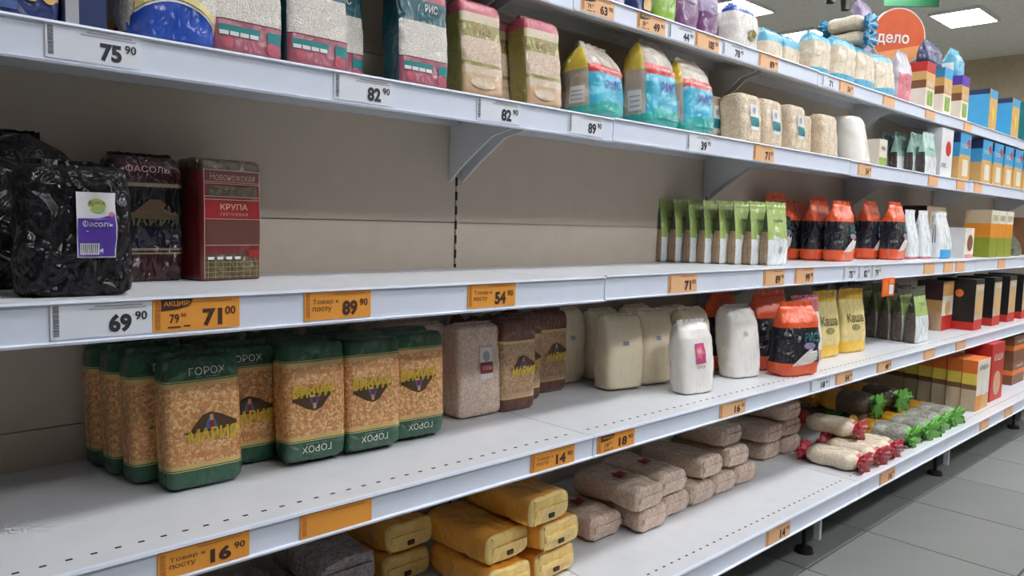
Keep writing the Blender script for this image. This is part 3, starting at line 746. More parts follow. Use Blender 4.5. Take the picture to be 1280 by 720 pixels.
wc = make_carton('carton', .12, .09, .13, [(.12, 'soft_pink'), (1, 'box_cream')], 'box_white', 'box_cream', [('disc', 'picture', .05, .5, .036, 'box_brown')])
put(wc, 2.665, -.22, ZB, 'low white carton with a brown round picture below the dark carton', 'carton')
pc = make_carton('carton', .24, .10, .22, [(.5, 'box_plum'), (1, 'box_beige')], 'box_plum', 'box_plum', [('rect', 'picture', (-.3, .3, .6, .9), 'box_cream'), ('text', 'ХЛЕБ', -.25, .25, .68, .82, 'box_plum')])
put(pc, 2.60, -.095, ZB, 'plum and beige carton standing behind the low white carton', 'carton')
oc = make_carton('carton', .115, .11, .215, [(.42, 'box_green'), (.72, 'box_amber'), (1, 'box_cream')], [(.42, 'box_green'), (.72, 'box_amber'), (1, 'box_beige')], 'box_cream', [('text', 'СНЕК', -.35, .35, .78, .9, 'box_green')])
for i, x in enumerate((2.96, 3.08, 3.20)): put(oc, x, -.225, ZB, ('first orange and green carton near the right edge of the middle shelf', 'second orange and green carton near the right edge of the middle shelf', 'third orange and green carton near the right edge of the middle shelf')[i], 'carton', 'orange and green cartons')
gb, L = make_doy('pouch', .20, .10, .12, [(1, 'deep_green')], [(1, 'box_teal')], 4)
put(gb, 3.50, -.20, ZB, 'low green bag at the right edge of the middle shelf', 'bag'); put(dk, 3.85, -.19, ZB, 'brown carton at the far right end of the middle shelf', 'carton')

# ================================================================== SHELF A: rice packs
def rice_pack(kind, seed):
    L = Loft(.110, .060, .20, BLOCK, 7, .0022, 24, seed); r = empty('rice_pack')
    if kind == 'teal':
        link('body', L.mesh('body', [(.235, 'mauve_film', 'teal_film'), (.245, 'plum_print', 'teal_film'), (.56, 'rice_grain', 'teal_film'), (.76, 'teal_film', 'teal_film'), (1, 'rose_film', 'teal_film')]), r)
        L.patch('wagon_print', -.86, .30, .135, .20, 'teal_print', r); L.patch('wagon_print', .50, .92, .115, .20, 'teal_print', r)
        for q in range(4): L.patch('window_print', -.84+.28*q, -.60+.28*q, .125, .155, 'white_print', r, .0018, 2, 1)
        for sx in (-.62, .62): L.poly('wheel_print', [(sx+.15*math.cos(a), .075+.045*math.sin(a)) for a in [i*.524 for i in range(12)]], 'rose_film', r, .0018)
        L.text('lettering', 'РИС', -.02, .48, .655, .725, 'ink_white', r, .0018, .012); L.text('small_lettering', 'для плова', -.25, .6, .595, .63, 'teal_print', r, .0018, .0)
        for t in (.82, .87, .92): L.patch('stripe', -.9, .9, t, t+.012, 'mauve_film', r, .0016, 6, 1)
        cap = 'rose_film'
    elif kind == 'olive':
        link('body', L.mesh('body', [(.22, 'sand_film', 'olive_film'), (.30, 'beige_film', 'olive_film'), (.34, 'olive_film'), (.60, 'oats_grey', 'olive_film'), (.76, 'olive_film'), (.86, 'beige_film', 'olive_film'), (1, 'rose_film')]), r)
        L.poly('picture_print', [(-.1+.6*math.cos(a), .12+.06*math.sin(a)) for a in [i*.524 for i in range(12)]], 'beige_film', r)
        L.text('lettering', 'РИС', -.4, .4, .645, .715, 'sand_film', r)
        cap = 'rose_film'
    else:
        link('body', L.mesh('body', [(.14, 'navy_film'), (.17, 'sand_film'), (1, 'rice_grain', 'navy_film')]), r)
        for q in range(5): L.poly('ring_print', [(-.76+.38*q+.14*math.cos(a), .155+.04*math.sin(a)) for a in [i*.524 for i in range(12)]], 'box_tan', r, .002)
        L.patch('window_print', -.7, .1, .05, .10, 'logo_blue', r, .0018); L.text('lettering', 'РИС', -.4, .4, .5, .6, 'navy_film', r)
        cap = 'rice_grain'
    fold_strip('top_fold', .094, .012, .010, cap, r, (0, 0, .197), seed)
    return r
rt, ro, rn = rice_pack('teal', 3), rice_pack('olive', 5), rice_pack('navy', 9)
YA = -.2+.03
put(rn, -.872, YA, ZA, 'rice pack with navy foot and orange rings at the top left corner', 'rice pack', 'navy-footed rice packs'); put(rn, -.715, YA+.09, ZA, 'navy-footed rice pack half hidden left of the blue-bottomed rice bag', 'rice pack', 'navy-footed rice packs')
nb = make_carton('carton', .052, .10, .19, 'box_navy', 'box_navy', 'box_navy', [('rect', 'stripe', (-.45, -.15, .02, .98), 'ink_faint'), ('rect', 'stripe', (.12, .2, .3, .98), 'white_print')])
put(nb, -.789, -.148, ZA, 'narrow navy blue carton with a pale stripe, top left', 'carton')
rb = empty('rice_bag'); L = Loft(.126, .085, .21, BAG, 3.2, .004, 22, 3)
link('body', L.mesh('body', [(.05, 'royal_blue'), (1, 'rice_grain')], 44), rb)
bl = [(-.97+1.94*i/16, .10+.17*math.sin(math.pi*i/16)**.7) for i in range(17)]
link('blue_print', mesh_from('blue_print', [L.front(a, .03+(b-.03)*j/6, .002) for j in range(7) for a, b in bl], [(j*17+i, j*17+i+1, j*17+18+i, j*17+17+i) for j in range(6) for i in range(16)], 'royal_blue', None, True), rb)
v0 = [(-.97+1.94*i/12, .115+.17*math.sin(math.pi*i/12)**.7) for i in range(13)]
def arc(L, name, pts, wd, mat, r, off):
    v = [L.front(a, b, off) for a, b in pts]+[L.front(a, b+wd, off) for a, b in pts]; n = len(pts)
    link(name, mesh_from(name, v, [(i, i+1, n+i+1, n+i) for i in range(n-1)], mat), r)
arc(L, 'yellow_arc', v0, .05, 'yellow_clear', rb, .0022); arc(L, 'white_arc', [(a, b-.022) for a, b in v0], .012, 'white_print', rb, .0026)
fold_strip('top_seal', .1, .004, .012, 'rice_grain', rb, (0, 0, .206), 2)
put(rb, -.678, -.170, ZA, 'plump clear rice bag with bright blue bottom and yellow arc', 'rice bag')
for x, y, lb in ((-.566, YA, 'teal and mauve rice pack next to the blue-bottomed rice bag'), (-.449, YA, 'teal and mauve rice pack, second of the teal packs from the left'),
                 (-.378, YA+.062, 'teal and mauve rice pack set back between two others'), (-.237, YA, 'teal and mauve rice pack with РИС on its teal band, beside the olive pack'), (-.492, YA+.066, 'teal and mauve rice pack behind the second one from the left')):
    put(rt, x, y, ZA, lb, 'rice pack', 'teal and mauve rice packs', 0, (1, 1, 1), R(-3))
for x, y, lb in ((-.094, YA, 'beige and olive rice pack on the left, next to the teal packs'), (.076, YA, 'beige and olive rice pack on the right, next to the yellow-topped bag'), (.030, YA+.064, 'beige and olive rice pack behind the right one'), (-.110, YA+.066, 'beige and olive rice pack behind the left one')):
    put(ro, x, y, ZA, lb, 'rice pack', 'beige and olive rice packs', 0, (.96, 1, .90), R(-6))
def aqua_bag(seed, h):
    w, d = .150, .098
    L = Loft(w, d, h, [(0, .82, .8), (.05, .98, .98), (.25, 1.0, 1.0), (.65, .98, .96), (.82, .92, .74), (.93, .82, .4), (1, .72, .14)], 3.6, .006, 20, seed); r = empty('rice_bag')
    link('body', L.mesh('body', [(.14, 'bag_teal', 'bag_teal'), (.60, 'bag_aqua', 'bag_grey'), (.66, 'bag_red', 'bag_grey'), (.72, 'bag_red', 'bag_yellow'), (1, 'bag_grey', 'bag_yellow')], 44), r)
    L.patch('foot_print', -.75, .85, .08, .20, 'bag_teal', r, .0014); L.text('lettering', 'РИС', -.3, .5, .40, .52, 'label_purple', r, .003, .01); L.text('small_lettering', 'круглозёрный', -.55, .65, .63, .685, 'ink_white', r, .003, .0)
    L.patch('side_text', -.5, .3, .18, .42, 'white_print', r, .0016, 4, 4, True)
    for q in range(3): L.patch('side_line', -.4, .2, .22+.06*q, .24+.06*q, 'ink_faint', r, .0022, 2, 1, True)
    fold_strip('top_seal', w*.7, .004, .014, 'bag_grey', r, (0, 0, h-.004), seed)
    return r
a1, a2, a3 = aqua_bag(2, .158), aqua_bag(5, .205), aqua_bag(8, .188)
G = 'yellow-topped aqua rice bags'
put(a1, .275, -.158, ZA, 'squat yellow-topped aqua rice bag, leftmost of three', 'rice bag', G, R(8), (1, 1, 1), R(-4)); put(a2, .488, -.158, ZA, 'tallest yellow-topped aqua rice bag, in the middle of three', 'rice bag', G, R(4), (1, 1, 1), R(-4)); put(a3, .650, -.158, ZA, 'yellow-topped aqua rice bag on the right of three', 'rice bag', G, R(2), (1, 1, 1), R(-4))
put(a3, .372, -.052, ZA, 'yellow-topped rice bag peeking out behind the squat one', 'rice bag', G)
put(a3, .730, -.052, ZA, 'yellow-topped rice bag behind the right one', 'rice bag', G)
bg = empty('grain_bag'); L = Loft(.112, .08, .138, BLOCK, 5, .004, 22, 3); link('body', L.mesh('body', [(1, 'oats_beige')]), bg)
L.patch('label', -.3, .5, .25, .78, 'white_print', bg); L.patch('label_band', -.3, .5, .33, .52, 'teal_print', bg, .0018); L.poly('stamp_print', [(.1+.2*math.cos(a), .65+.07*math.sin(a)) for a in [i*.524 for i in range(12)]], 'ink_faint', bg, .002)
fold_strip('top_seal', .09, .004, .008, 'oats', bg, (0, 0, .132), 2)
bn = empty('grain_bag'); L = Loft(.115, .08, .13, BLOCK, 4.5, .004, 22, 5); link('body', L.mesh('body', [(1, 'oats_beige')]), bn); fold_strip('top_seal', .09, .004, .008, 'oats', bn, (0, 0, .127), 2)
G = 'beige grain bags on the second shelf from the top'
put(bg, .915, -.160, ZA, 'beige grain bag with teal label, leftmost of the group', 'grain bag', G, 0, (1, 1, 1), R(-5)); put(bg, 1.040, -.160, ZA, 'beige grain bag with teal label, second from the left', 'grain bag', G, 0, (1, 1, 1), R(-5)); put(bg, 1.200, -.158, ZA, 'beige grain bag with teal label, right, apart from the first two', 'grain bag', G, 0, (.95, 1, 1.02), R(-5))
put(bg, .850, -.075, ZA, 'beige grain bag in the shade behind the leftmost labelled one', 'grain bag', G); put(bn, 1.310, -.120, ZA, 'plain beige grain bag set back, left of the wider plain one', 'grain bag', G, 0, (.9, 1, 1)); put(bn, 1.425, -.158, ZA, 'wide plain beige grain bag left of the white tube-shaped bag', 'grain bag', G, 0, (1, 1, 1.05), R(-5))
tb = empty('flour_bag'); L = Loft(.12, .10, .165, TUBE, 2.3, .003, 16, 2, .22); link('body', L.mesh('body', [(1, 'flour_white')]), tb); L.patch('seam', -.05, .05, .1, .85, 'flour', tb, .001, 2, 8)
put(tb, 1.66, -.172, ZA, 'white rounded tube-shaped bag leaning back on the second shelf', 'flour bag')
sp = make_carton('carton', .07, .06, .10, [(.35, 'lime_film'), (1, 'box_cream')], 'box_cream', 'box_cream', [('text', 'ЧИА', -.3, .3, .6, .75, 'deep_green')])
put(sp, 1.845, -.165, ZA, 'small cream carton with green foot, right of the leaning tube bag', 'carton')
cp, L = make_doy('pouch', .13, .056, .165, [(.45, 'white_film'), (.9, 'mint_film'), (1, 'mint_film')], [(.55, 'coffee_film'), (1, 'mint_film')], 5)
L.text('lettering', 'bio', -.4, .4, .6, .7, 'teal_print', cp)
for i in range(4): put(cp, (2.273, 2.268, 2.222, 2.216)[i]+.065, -.178+.0445*i, ZA, ('front dark pouch with mint and white face on the second shelf', 'second dark pouch behind the mint and white faced one', 'third dark pouch back in the mint row, second shelf', 'rearmost dark pouch of the mint row, second shelf')[i], 'pouch', 'dark pouches with mint tops', 0, (1, .8, 1))
rc = make_carton('carton', .14, .06, .205, 'box_white', 'box_white', 'box_white', [('disc', 'badge', .1, .6, .032, 'box_red'), ('text', 'РИС', -.4, .0, .2, .3, 'ink_grey')])
put(rc, 2.52, -.165, ZA, 'white carton with a red round badge between mint pouches and blue cartons', 'carton')
bt = make_carton('carton', .15, .15, .205, [(.55, 'box_tan'), (1, 'box_blue')], [(.5, 'box_tan'), (.8, 'box_blue'), (1, 'box_navy')], 'box_navy', [('disc', 'badge', .25, .8, .02, 'box_red'), ('rect', 'picture', (-.2, .3, .1, .45), 'box_cream'), ('text', 'ХЛОПЬЯ', -.4, .2, .68, .78, 'ink_white')])
for i, x in enumerate((2.74, 3.06, 3.24, 3.42, 3.60, 3.78)): put(bt, x, -.125, ZA, N_[i].replace('front', 'first')+' blue and tan flake carton along the right end of the second shelf', 'carton', 'blue and tan flake cartons')

# ================================================================== SHELF T: top shelf
YT = -.165+.03
def bag(seed, w, d, h, bands, txt=None, ink='ink_white', n=3.6, prof=BAG):
    L = Loft(w, d, h, prof, n, .005, 22, seed); r = empty('packet'); link('body', L.mesh('body', bands), r)
    if txt: L.text('lettering', txt, -.5, .5, .4, .5, ink, r, .003)
    fold_strip('top_seal', w*.8, .004, .012, bands[-1][-1], r, (0, 0, h-.004), seed)
    return r
put(bag(1, .085, .05, .15, [(1, 'grey_lilac')]), .335, YT, ZT, 'grey packet at the top edge of the picture, top shelf', 'packet')
nv = bag(2, .092, .055, .16, [(1, 'navy_film')], 'Рис'); L = Loft(.092, .055, .16, BAG, 3.6, .005, 22, 2); L.patch('window', .0, .7, .1, .4, 'pea_cream', nv, .002)
put(nv, .437, YT, ZT, 'navy packet with a cream window on the top shelf', 'packet')
put(bag(3, .09, .055, .15, [(1, 'lime_film')], 'Горох'), .535, YT, ZT, 'lime green packet beside the purple ones on the top shelf', 'packet')
vp = bag(4, .095, .06, .17, [(1, 'violet_film')], 'Чечевица')
put(vp, .632, YT, ZT, 'purple packet on the left, top shelf', 'packet', 'purple packets'); put(bag(6, .09, .06, .16, [(.4, 'violet_film'), (1, 'lilac_film')]), .728, YT+.004, ZT, 'purple and lilac packet on the right, top shelf', 'packet', 'purple packets')
br = bag(7, .135, .075, .122, [(.84, 'white_rice'), (1, 'royal_blue')], None, prof=PILLOW); L = Loft(.135, .075, .122, PILLOW, 3.6, .005, 22, 7); L.poly('leaf_print', [(.2+.35*math.cos(a), .35+.13*math.sin(a)) for a in [i*.524 for i in range(12)]], 'olive_film', br, .002)
put(br, .925, YT+.01, ZT, 'white rice bag with royal blue top, in front on the top shelf', 'rice bag', 'blue-topped white rice bags'); put(br, .840, -.050, ZT, 'white rice bag with royal blue top, behind the front one', 'rice bag', 'blue-topped white rice bags')
cy1 = bag(8, .108, .06, .108, [(.68, 'pale_rice'), (1, 'sky_film')], prof=PILLOW); cy2 = bag(9, .145, .078, .150, [(.18, 'sky_film'), (.80, 'pale_rice'), (1, 'sky_film')], prof=PILLOW)
G = 'cyan-topped rice bags'
put(cy1, 1.175, -.085, ZT, 'small cyan-topped rice bag, leftmost, set back on the top shelf', 'rice bag', G); put(cy1, 1.290, -.085, ZT, 'small cyan-topped rice bag, second from the left, set back', 'rice bag', G)
put(cy2, 1.415, -.118, ZT, 'cyan-topped rice bag standing right of the two small ones', 'rice bag', G, 0, (.9, 1, .92)); put(cy2, 1.585, -.125, ZT, 'cyan-topped rice bag under the lying cyan bags', 'rice bag', G, 0, (1.1, 1, 1.0))
put(cy2, 1.752, -.128, ZT, 'cyan-topped rice bag, next to last on the right', 'rice bag', G, 0, (1.1, 1, 1.0), R(-4)); put(cy2, 1.945, -.128, ZT, 'cyan-topped rice bag farthest right, slanting', 'rice bag', G, 0, (1.2, 1, 1.02), R(-6), R(-6))
ty = make_tied('tied_rice_bag', 'pale_rice', 'ruffle_cyan', 'ruffle_cyan', 3, .10, .052, .13)
G = 'lying cyan-ended rice bags'
put(ty, 1.745, -.150, ZT+.154, 'lower of two cyan-ended rice bags lying across the standing ones', 'rice bag', G); put(ty, 1.735, -.152, ZT+.207, 'upper of two cyan-ended rice bags lying on the top shelf', 'rice bag', G)
pl = bag(12, .12, .08, .36, [(.5, 'grey_lilac'), (1, 'lilac_film')], prof=PILLOW); put(pl, 1.935, -.046, ZT, 'tall greyish lilac bag left of the round orange sign', 'bag', None, 0, (1, .8, 1.0))
pg = bag(13, .14, .06, .20, [(.6, 'soft_pink', 'grey_lilac'), (1, 'grey_lilac')]); put(pg, 2.17, -.115, ZT, 'grey and pink packet under the round orange sign', 'packet')
def capped(cap, seed):
    return make_carton('carton', .10, .09, .20, [(.45, 'box_cream'), (.78, 'box_tan'), (1, cap)], [(.45, 'box_cream'), (.62, 'box_brown'), (.80, 'box_tan'), (1, cap)], cap, [('rect', 'picture', (-.3, .3, .1, .4), 'lime_film'), ('text', 'КАША', -.35, .35, .5, .6, 'ink_white')])
put(capped('box_red', 1), 2.36, -.12, ZT, 'cream carton with red top, leftmost of three capped cartons', 'carton', 'capped cream cartons', 0, (1, 1, .96)); put(capped('box_blue', 2), 2.57, -.12, ZT, 'cream carton with blue top in the middle of three', 'carton', 'capped cream cartons'); put(capped('label_purple', 3), 2.80, -.12, ZT, 'cream carton with purple top on the right of three', 'carton', 'capped cream cartons')
put(bag(14, .20, .07, .10, [(1, 'navy_film')]), 2.52, -.10, ZT+.203, 'dark blue packet lying on the capped cartons', 'packet', None, 0, (1, .8, 1)); put(bag(15, .13, .07, .12, [(.5, 'sky_film', 'white_film'), (1, 'sky_film')]), 2.82, -.10, ZT+.203, 'light blue and white packet on top of the purple-topped carton', 'packet')
bx = make_carton('carton', .13, .14, .195, [(.8, 'box_tan'), (1, 'box_blue')], [(.88, 'box_blue'), (1, 'box_navy')], 'box_navy', [('rect', 'edge_stripe', (-.5, -.38, 0, 1), 'pea_cream'), ('disc', 'picture', .1, .4, .035, 'bag_yellow')])
put(bx, 3.21, -.098, ZT, 'bright blue carton with dark top, left of two', 'carton', 'bright blue cartons'); put(bx, 3.60, -.098, ZT, 'bright blue carton with dark top, right of two, at the right edge', 'carton', 'bright blue cartons', 0, (1.1, 1, 1.03))
put(make_carton('carton', .2, .14, .22, 'box_teal', 'box_teal', 'box_teal', [('rect', 'stripe', (-.4, .4, .4, .6), 'box_cream')]), 3.95, -.098, ZT, 'teal carton at the right end of the top shelf', 'carton')

# round sign on a stalk
sg = empty('round_sign', (2.52, .034, 1.53), (0, 0, R(-38)))
n = 48; rr = .124; zc = .183
def disc(name, r0, y0, y1, mat, keep=None):
    pts = [(r0*math.cos(2*math.pi*i/n), r0*math.sin(2*math.pi*i/n)) for i in range(n)]
    if keep: pts = keep(pts)
    k = len(pts); v = [(x, y0, zc+z) for x, z in pts]+[(x, y1, zc+z) for x, z in pts]
    f = [tuple(range(k-1, -1, -1))[::-1], tuple(range(2*k-1, k-1, -1))]+[(i+k, (i+1) % k+k, (i+1) % k, i) for i in range(k)]
    return link(name, mesh_from(name, v, f, mat), sg)
disc('board', rr, 0, .014, 'sign_white'); disc('orange_face', rr-.005, -.0015, 0, 'sign_orange')
disc('peach_segment', rr-.005, -.003, -.0015, 'sign_peach', lambda p: [q for q in p if q[1] < -.042+.22*q[0]])
flat_text('lettering', 'дело', -.104, .046, zc-.040, zc+.008, 'sign_white', sg, -.005, .02)
m = MB(); m.box(-.008, .008, .002, .012, 0, zc-rr+.01); link('stalk', m.mesh('stalk', 'sign_white'), sg)
tag(sg, 'round orange and peach sign with white letters above the top shelf', 'sign')
# things hanging from the ceiling behind
tl = empty('track_light', (5.35, 1.62, CEIL)); m = MB(); m.box(-.35, .35, -.02, .02, -.03, 0); link('track', m.mesh('track', 'foot_black'), tl)
for x in (-.12, .16):
    m = MB(); m.cyl(x, 0, -.09, -.03, .012, .012, 8); m.cyl(x, 0, -.19, -.08, .035, .045, 12); link('spot_head', m.mesh('spot_head', 'foot_black'), tl)
tag(tl, 'black ceiling track with two spot heads above the cyan bags', 'lamp')
hs = empty('hanging_sign', (5.6, 1.12, CEIL-.16), (0, 0, R(-45))); m = MB(); m.box(-.22, .22, 0, .012, -.07, .11); link('board', m.mesh('board', 'hang_green'), hs)
m = MB(); m.box(-.16, -.156, .004, .008, .11, .16); m.box(.156, .16, .004, .008, .11, .16); link('wire', m.mesh('wire', 'lamp_body'), hs); flat_rects('stripe', [(-.2, .2, .08, .1)], 'sign_white', hs, -.001)
tag(hs, 'green sign board hanging from the ceiling above the round orange sign', 'sign')

# ================================================================== SHELF D: packs lying down
ly = make_lying('millet_pack', 'lying_yellow', 'lying_pale', 3, mark=None, logo='ink_brown'); ly2 = make_lying('millet_pack', 'lying_yellow', 'lying_pale', 8, mark='pea_cream', logo='ink_brown')
G = 'yellow packs lying in stacks'; H = .0595
for p, x, y, k, rz, lb in ((ly, -.160, -.372, 0, -1, 'bottom yellow pack of the left front stack'), (ly2, -.150, -.358, 1, 2, 'upper yellow pack of the left front stack, with a pale oval'),
    (ly, -.040, -.372, 0, 0, 'bottom yellow pack of the right stack of three'), (ly, -.040, -.382, 1, 1, 'middle yellow pack of the right stack of three'), (ly2, -.075, -.388, 2, 2, 'topmost yellow pack of the right stack of three'),
    (ly, -.266, -.205, 0, 0, 'bottom yellow pack of the set-back stack on the left'), (ly, -.262, -.208, 1, 0, 'upper yellow pack of the set-back stack on the left')):
    put(p, x, y, ZD+k*H, lb, 'millet pack', G, R(rz))
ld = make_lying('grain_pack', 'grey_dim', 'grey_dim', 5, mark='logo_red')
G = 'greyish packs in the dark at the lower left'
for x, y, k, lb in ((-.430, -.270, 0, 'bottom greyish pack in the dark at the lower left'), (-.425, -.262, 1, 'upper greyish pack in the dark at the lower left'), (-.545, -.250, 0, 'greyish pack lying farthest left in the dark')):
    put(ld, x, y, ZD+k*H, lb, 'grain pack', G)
lg, lg2 = make_lying('grain_pack', 'oats_grey', 'oats', 4, th=.054, mark='logo_red'), make_lying('grain_pack', 'oats_grey', 'oats', 9, th=.052)
G = 'beige grain packs lying on the bottom shelf'; H = .0545
for p, x, y, k, rz, lb in ((lg, .180, -.318, 0, 0, 'single beige grain pack with a red mark, leftmost on the shelf'), (lg, .066, -.205, 1, 0, 'beige grain pack behind the yellow stacks, upper'), (lg, .066, -.205, 0, 0, 'beige grain pack behind the yellow stacks, lower'),
    (lg, .298, -.356, 0, 0, 'lower beige grain pack right of the leftmost single one'), (lg, .272, -.362, 1, 1, 'upper beige grain pack with a red mark, near the left'),
    (lg2, .412, -.336, 0, 0, 'lower beige grain pack, third stack from the left'), (lg, .392, -.340, 1, -1, 'upper beige grain pack with a red mark, third stack from the left'),
    (lg2, .524, -.336, 0, 1, 'bottom beige grain pack, fourth from the left'), (lg2, .634, -.330, 0, 0, 'bottom beige grain pack, fifth from the left'), (lg2, .744, -.326, 0, -1, 'bottom beige grain pack, sixth from the left'),
    (lg2, .570, -.330, 1, 3, 'middle-layer beige grain pack, left of two'), (lg2, .700, -.325, 1, -2, 'middle-layer beige grain pack, right of two'), (lg2, .690, -.312, 2, 4, 'topmost beige grain pack of the three-layer pile'),
    (lg2, 1.000, -.262, 0, 0, 'bottom left beige grain pack of the pile by the red-ended bags'), (lg2, 1.112, -.270, 0, 0, 'bottom right beige grain pack of the pile by the red-ended bags'), (lg2, .990, -.275, 1, 2, 'middle left beige grain pack of the pile by the red-ended bags'), (lg2, 1.102, -.272, 1, -1, 'middle right beige grain pack of the pile by the red-ended bags'), (lg2, 1.075, -.285, 2, 3, 'topmost beige grain pack of the pile by the red-ended bags')):
    put(p, x, y, ZD+k*H, lb, 'grain pack', G, R(rz), (1, 1, 1) if x < .9 else (1, .98, 1))
rd = make_tied('tied_rice_bag', 'pale_rice', 'ruffle_red', 'ruffle_red', 2, .10, .048, .145)
G = 'red-ended rice bags on the bottom shelf'
for x, y, z, rz, lb in ((1.100, -.478, 0, 3, 'red-ended rice bag lying nearest, left of the group'), (1.212, -.482, 0, -2, 'red-ended rice bag lying in the middle of the group'), (1.322, -.480, 0, 2, 'red-ended rice bag lying on the right of the group'), (1.262, -.395, .05, 4, 'red-ended rice bag lying on top, set back')):
    put(rd, x, y, ZD+z, lb, 'rice bag', G, R(rz))
gn = make_tied('tied_lentil_bag', 'lentils', 'ruffle_green', 'amber_film', 5, .128, .058, .16); gd = make_tied('tied_lentil_bag', 'dark_kraft', 'ruffle_green', 'amber_film', 7, .13, .07, .17)
G = 'green-ended lentil bags on the bottom shelf'
for p, x, y, z, rz, lb in ((gn, 1.50, -.470, 0, 6, 'grey lentil bag with green end, nearest of the green-ended group'), (gn, 1.635, -.478, 0, -4, 'lentil bag with bright green gathered end at the shelf front'), (gn, 1.770, -.470, 0, 3, 'green-ended lentil bag third along the front'), (gn, 1.905, -.470, 0, -3, 'green-ended lentil bag farthest right, beside the orange boxes'),
    (gd, 1.56, -.330, .057, 5, 'dark lentil bag lying high at the back left of the green-ended group'), (gd, 1.72, -.350, .057, -3, 'dark lentil bag lying high at the back right of the green-ended group'), (gd, 1.54, -.190, -.012, 0, 'dark lentil bag at the back against the panel, low, left'), (gd, 1.72, -.190, -.012, 0, 'dark lentil bag at the back against the panel, low, right'), (gn, 1.90, -.255, 0, 0, 'green-ended lentil bag in the second row near the orange boxes')):
    put(p, x, y, ZD+max(z, 0), lb, 'lentil bag', G, R(rz), (.95, 1, .8 if z < 0 else 1))
ox = make_carton('carton', .16, .052, .195, [(.3, 'box_tan'), (.75, 'box_cream'), (1, 'box_cream')], [(.42, 'box_beige'), (.52, 'box_brown'), (.74, 'bag_yellow'), (1, 'box_orange')], 'box_orange', [('disc', 'picture', .1, .45, .034, 'box_white'), ('rect', 'foot_band', (-.5, -.1, .0, .3), 'box_amber'), ('text', 'КАША', -.35, .3, .8, .9, 'deep_green')])
for i in range(7): put(ox, 2.262+.012*i, -.438+.056*i, ZD, N_[i if i < 6 else 7]+' orange-topped carton in the tight row on the bottom shelf', 'carton', 'orange-topped cartons in a row')
rx_ = make_carton('carton', .17, .10, .235, 'box_red', 'box_red', 'box_red', [('disc', 'picture', 0, .3, .05, 'skin'), ('text', 'КАША', -.35, .35, .7, .82, 'box_cream')])
put(rx_, 2.50, -.40, ZD, 'tall red carton right of the orange-topped row', 'carton')
bw = make_carton('carton', .20, .16, .11, [(.4, 'box_brown'), (.6, 'box_orange'), (1, 'box_brown')], [(.4, 'box_brown'), (.6, 'box_orange'), (1, 'box_brown')], 'box_brown', [('text', 'ЧАЙ', -.3, .3, .7, .85, 'box_cream')])
put(bw, 3.00, -.33, ZD, 'lower brown carton at the right edge of the bottom shelf', 'carton', 'brown cartons'); put(bw, 3.00, -.33, ZD+.112, 'upper brown carton at the right edge of the bottom shelf', 'carton', 'brown cartons')

# ================================================================== price tags (left edge x on each shelf)
price_tag('A', -.843, '75', '90', 'white', 'white price tag reading 75 90 at the top left'); price_tag('A', -.440, '82', '90', 'white', 'white price tag reading 82 90 under the teal rice packs'); price_tag('A', -.140, '82', '90', 'white', 'white price tag reading 82 90 under the olive rice packs'); price_tag('A', .112, '89', '90', 'white', 'white price tag reading 89 90 left of the rail joint')
price_tag('A', .545, '39', '90', 'white', 'white price tag reading 39 90 under the aqua rice bags'); price_tag('A', .868, '71', '90', 'peach', 'pale orange price tag under the teal-labelled grain bags'); price_tag('A', 1.555, '54', '90', 'peach', 'pale orange price tag under the leaning tube bag'); price_tag('A', 2.22, '', '', 'peach', 'pale orange price tag under the mint pouches')
price_tag('A', 2.56, '', '', 'peach', 'pale orange price tag under the blue and tan cartons, first'); price_tag('A', 2.80, '', '', 'peach', 'pale orange price tag under the blue and tan cartons, second')
price_tag('B', -.868, '69', '90', 'white', 'white price tag reading 69 90 under the black beans'); price_tag('B', -.755, '71', '00', 'orange', 'orange sale price tag reading 79 and 71 00', old='79'); price_tag('B', -.547, '89', '90', 'orange', 'orange price tag reading 89 90, right of the red buckwheat pack', words=FAST); price_tag('B', -.240, '54', '90', 'orange', 'orange price tag reading 54 90, rightmost before the rail joint of the middle shelf', words=FAST)
price_tag('B', .345, '71', '90', 'peach', 'pale orange price tag reading 71 right of the rail joint'); price_tag('B', .768, '89', '90', 'peach', 'pale orange price tag under the grain pouches'); price_tag('B', .940, '99', '90', 'peach', 'pale orange price tag under the left orange bags')
price_tag('B', 1.25, '75', '90', 'white', 'white price tag under the orange bags, first of three', .09); price_tag('B', 1.36, '82', '90', 'white', 'white price tag under the orange bags, second of three', .09); price_tag('B', 1.46, '79', '90', 'white', 'white price tag under the orange bags, third of three', .08)
price_tag('B', 1.93, '', '', 'peach', 'pale orange price tag below the white pouches'); price_tag('B', 2.14, '', '', 'peach', 'pale orange price tag below the blue-footed pouch, left'); price_tag('B', 2.28, '', '', 'peach', 'pale orange price tag below the blue-footed pouch, right'); price_tag('B', 2.85, '', '', 'peach', 'pale orange price tag near the right edge of the middle shelf')
price_tag('C', -.783, '16', '90', 'orange', 'orange price tag reading 16 90 at the lower left', words=FAST); price_tag('C', -.600, '', '', 'orange', 'orange price tag at the lower left, second from the left'); price_tag('C', -.165, '14', '90', 'orange', 'orange price tag reading 14 90 below the oat packs', words=FAST); price_tag('C', .012, '18', '90', 'orange', 'orange sale price tag reading 18 90 below the flour', old='19')
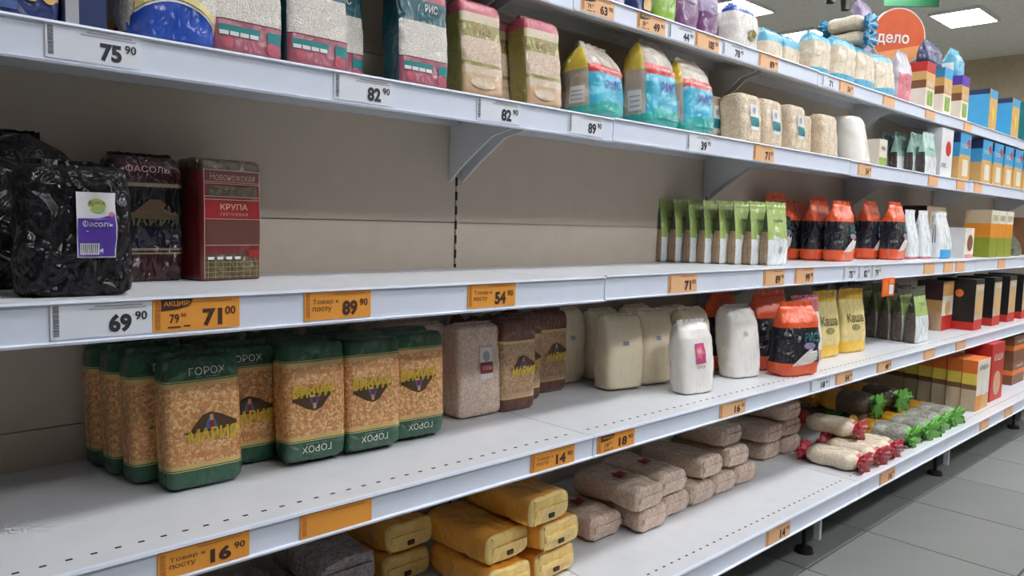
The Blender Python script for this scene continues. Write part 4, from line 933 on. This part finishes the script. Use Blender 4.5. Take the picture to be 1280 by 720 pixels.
price_tag('C', .437, '16', '90', 'peach', 'pale orange price tag reading 16 90 below the leaning flour bag'); price_tag('C', .88, '18', '90', 'white', 'white price tag below the orange and black bag'); price_tag('C', 1.035, '54', '90', 'peach', 'pale orange price tag below the yellow pouches, left'); price_tag('C', 1.325, '49', '90', 'peach', 'pale orange price tag below the yellow pouches, right'); price_tag('C', 1.72, '', '', 'peach', 'pale orange price tag below the dark pouches'); price_tag('C', 2.05, '', '', 'peach', 'pale orange price tag below the cream and red carton')
price_tag('D', .495, '14', '90', 'peach', 'pale orange price tag on the bottom shelf near the beige grain packs'); price_tag('D', 1.135, '16', '90', 'peach', 'pale orange price tag on the bottom shelf under the red-ended bags'); price_tag('D', 2.05, '', '', 'peach', 'pale orange price tag under the orange-topped cartons, left'); price_tag('D', 2.36, '', '', 'peach', 'pale orange price tag under the orange-topped cartons, right')
price_tag('T', .19, '63', '90', 'peach', 'pale orange sale price tag on the top shelf, leftmost', old='79'); price_tag('T', .387, '49', '90', 'peach', 'pale orange sale price tag under the navy packet', old='59'); price_tag('T', .512, '44', '90', 'white', 'white price tag under the green packet'); price_tag('T', .628, '105', '90', 'peach', 'pale orange price tag under the purple packets'); price_tag('T', .758, '78', '90', 'white', 'white price tag under the blue-topped rice bag'); price_tag('T', .95, '89', '90', 'peach', 'pale orange price tag left of the cyan-topped bags')
price_tag('T', 1.35, '71', '', 'white', 'white price tag under the cyan-topped bags', .1); price_tag('T', 1.475, '54', '90', 'peach', 'pale orange price tag under the lying cyan bags'); price_tag('T', 1.84, '', '', 'peach', 'pale orange price tag under the slanting cyan-topped bag'); price_tag('T', 2.27, '', '', 'peach', 'pale orange price tag under the red-topped carton'); price_tag('T', 2.75, '', '', 'peach', 'pale orange price tag under the purple-topped carton')
# hanging promotional tag below the middle shelf
ht = empty('promotion_tag', (1.548, -DEP['B']-.010, ZB-HR['B']-.058)); m = MB(); m.box(0, .10, 0, .0015, 0, .062); link('card', m.mesh('card', 'hot_orange'), ht)
flat_rects('stripe', [(.012, .02, .008, .05), (.03, .038, .008, .05)], 'tag_orange', ht, -.0008); flat_rects('panel', [(.055, .09, .006, .038)], 'tag_white', ht, -.0008); flat_rects('panel', [(.055, .09, .042, .056)], 'tag_orange', ht, -.0008)
tag(ht, 'bright orange promotion tag hanging below the middle shelf edge', 'price tag')
clean([kd, bn, sp])
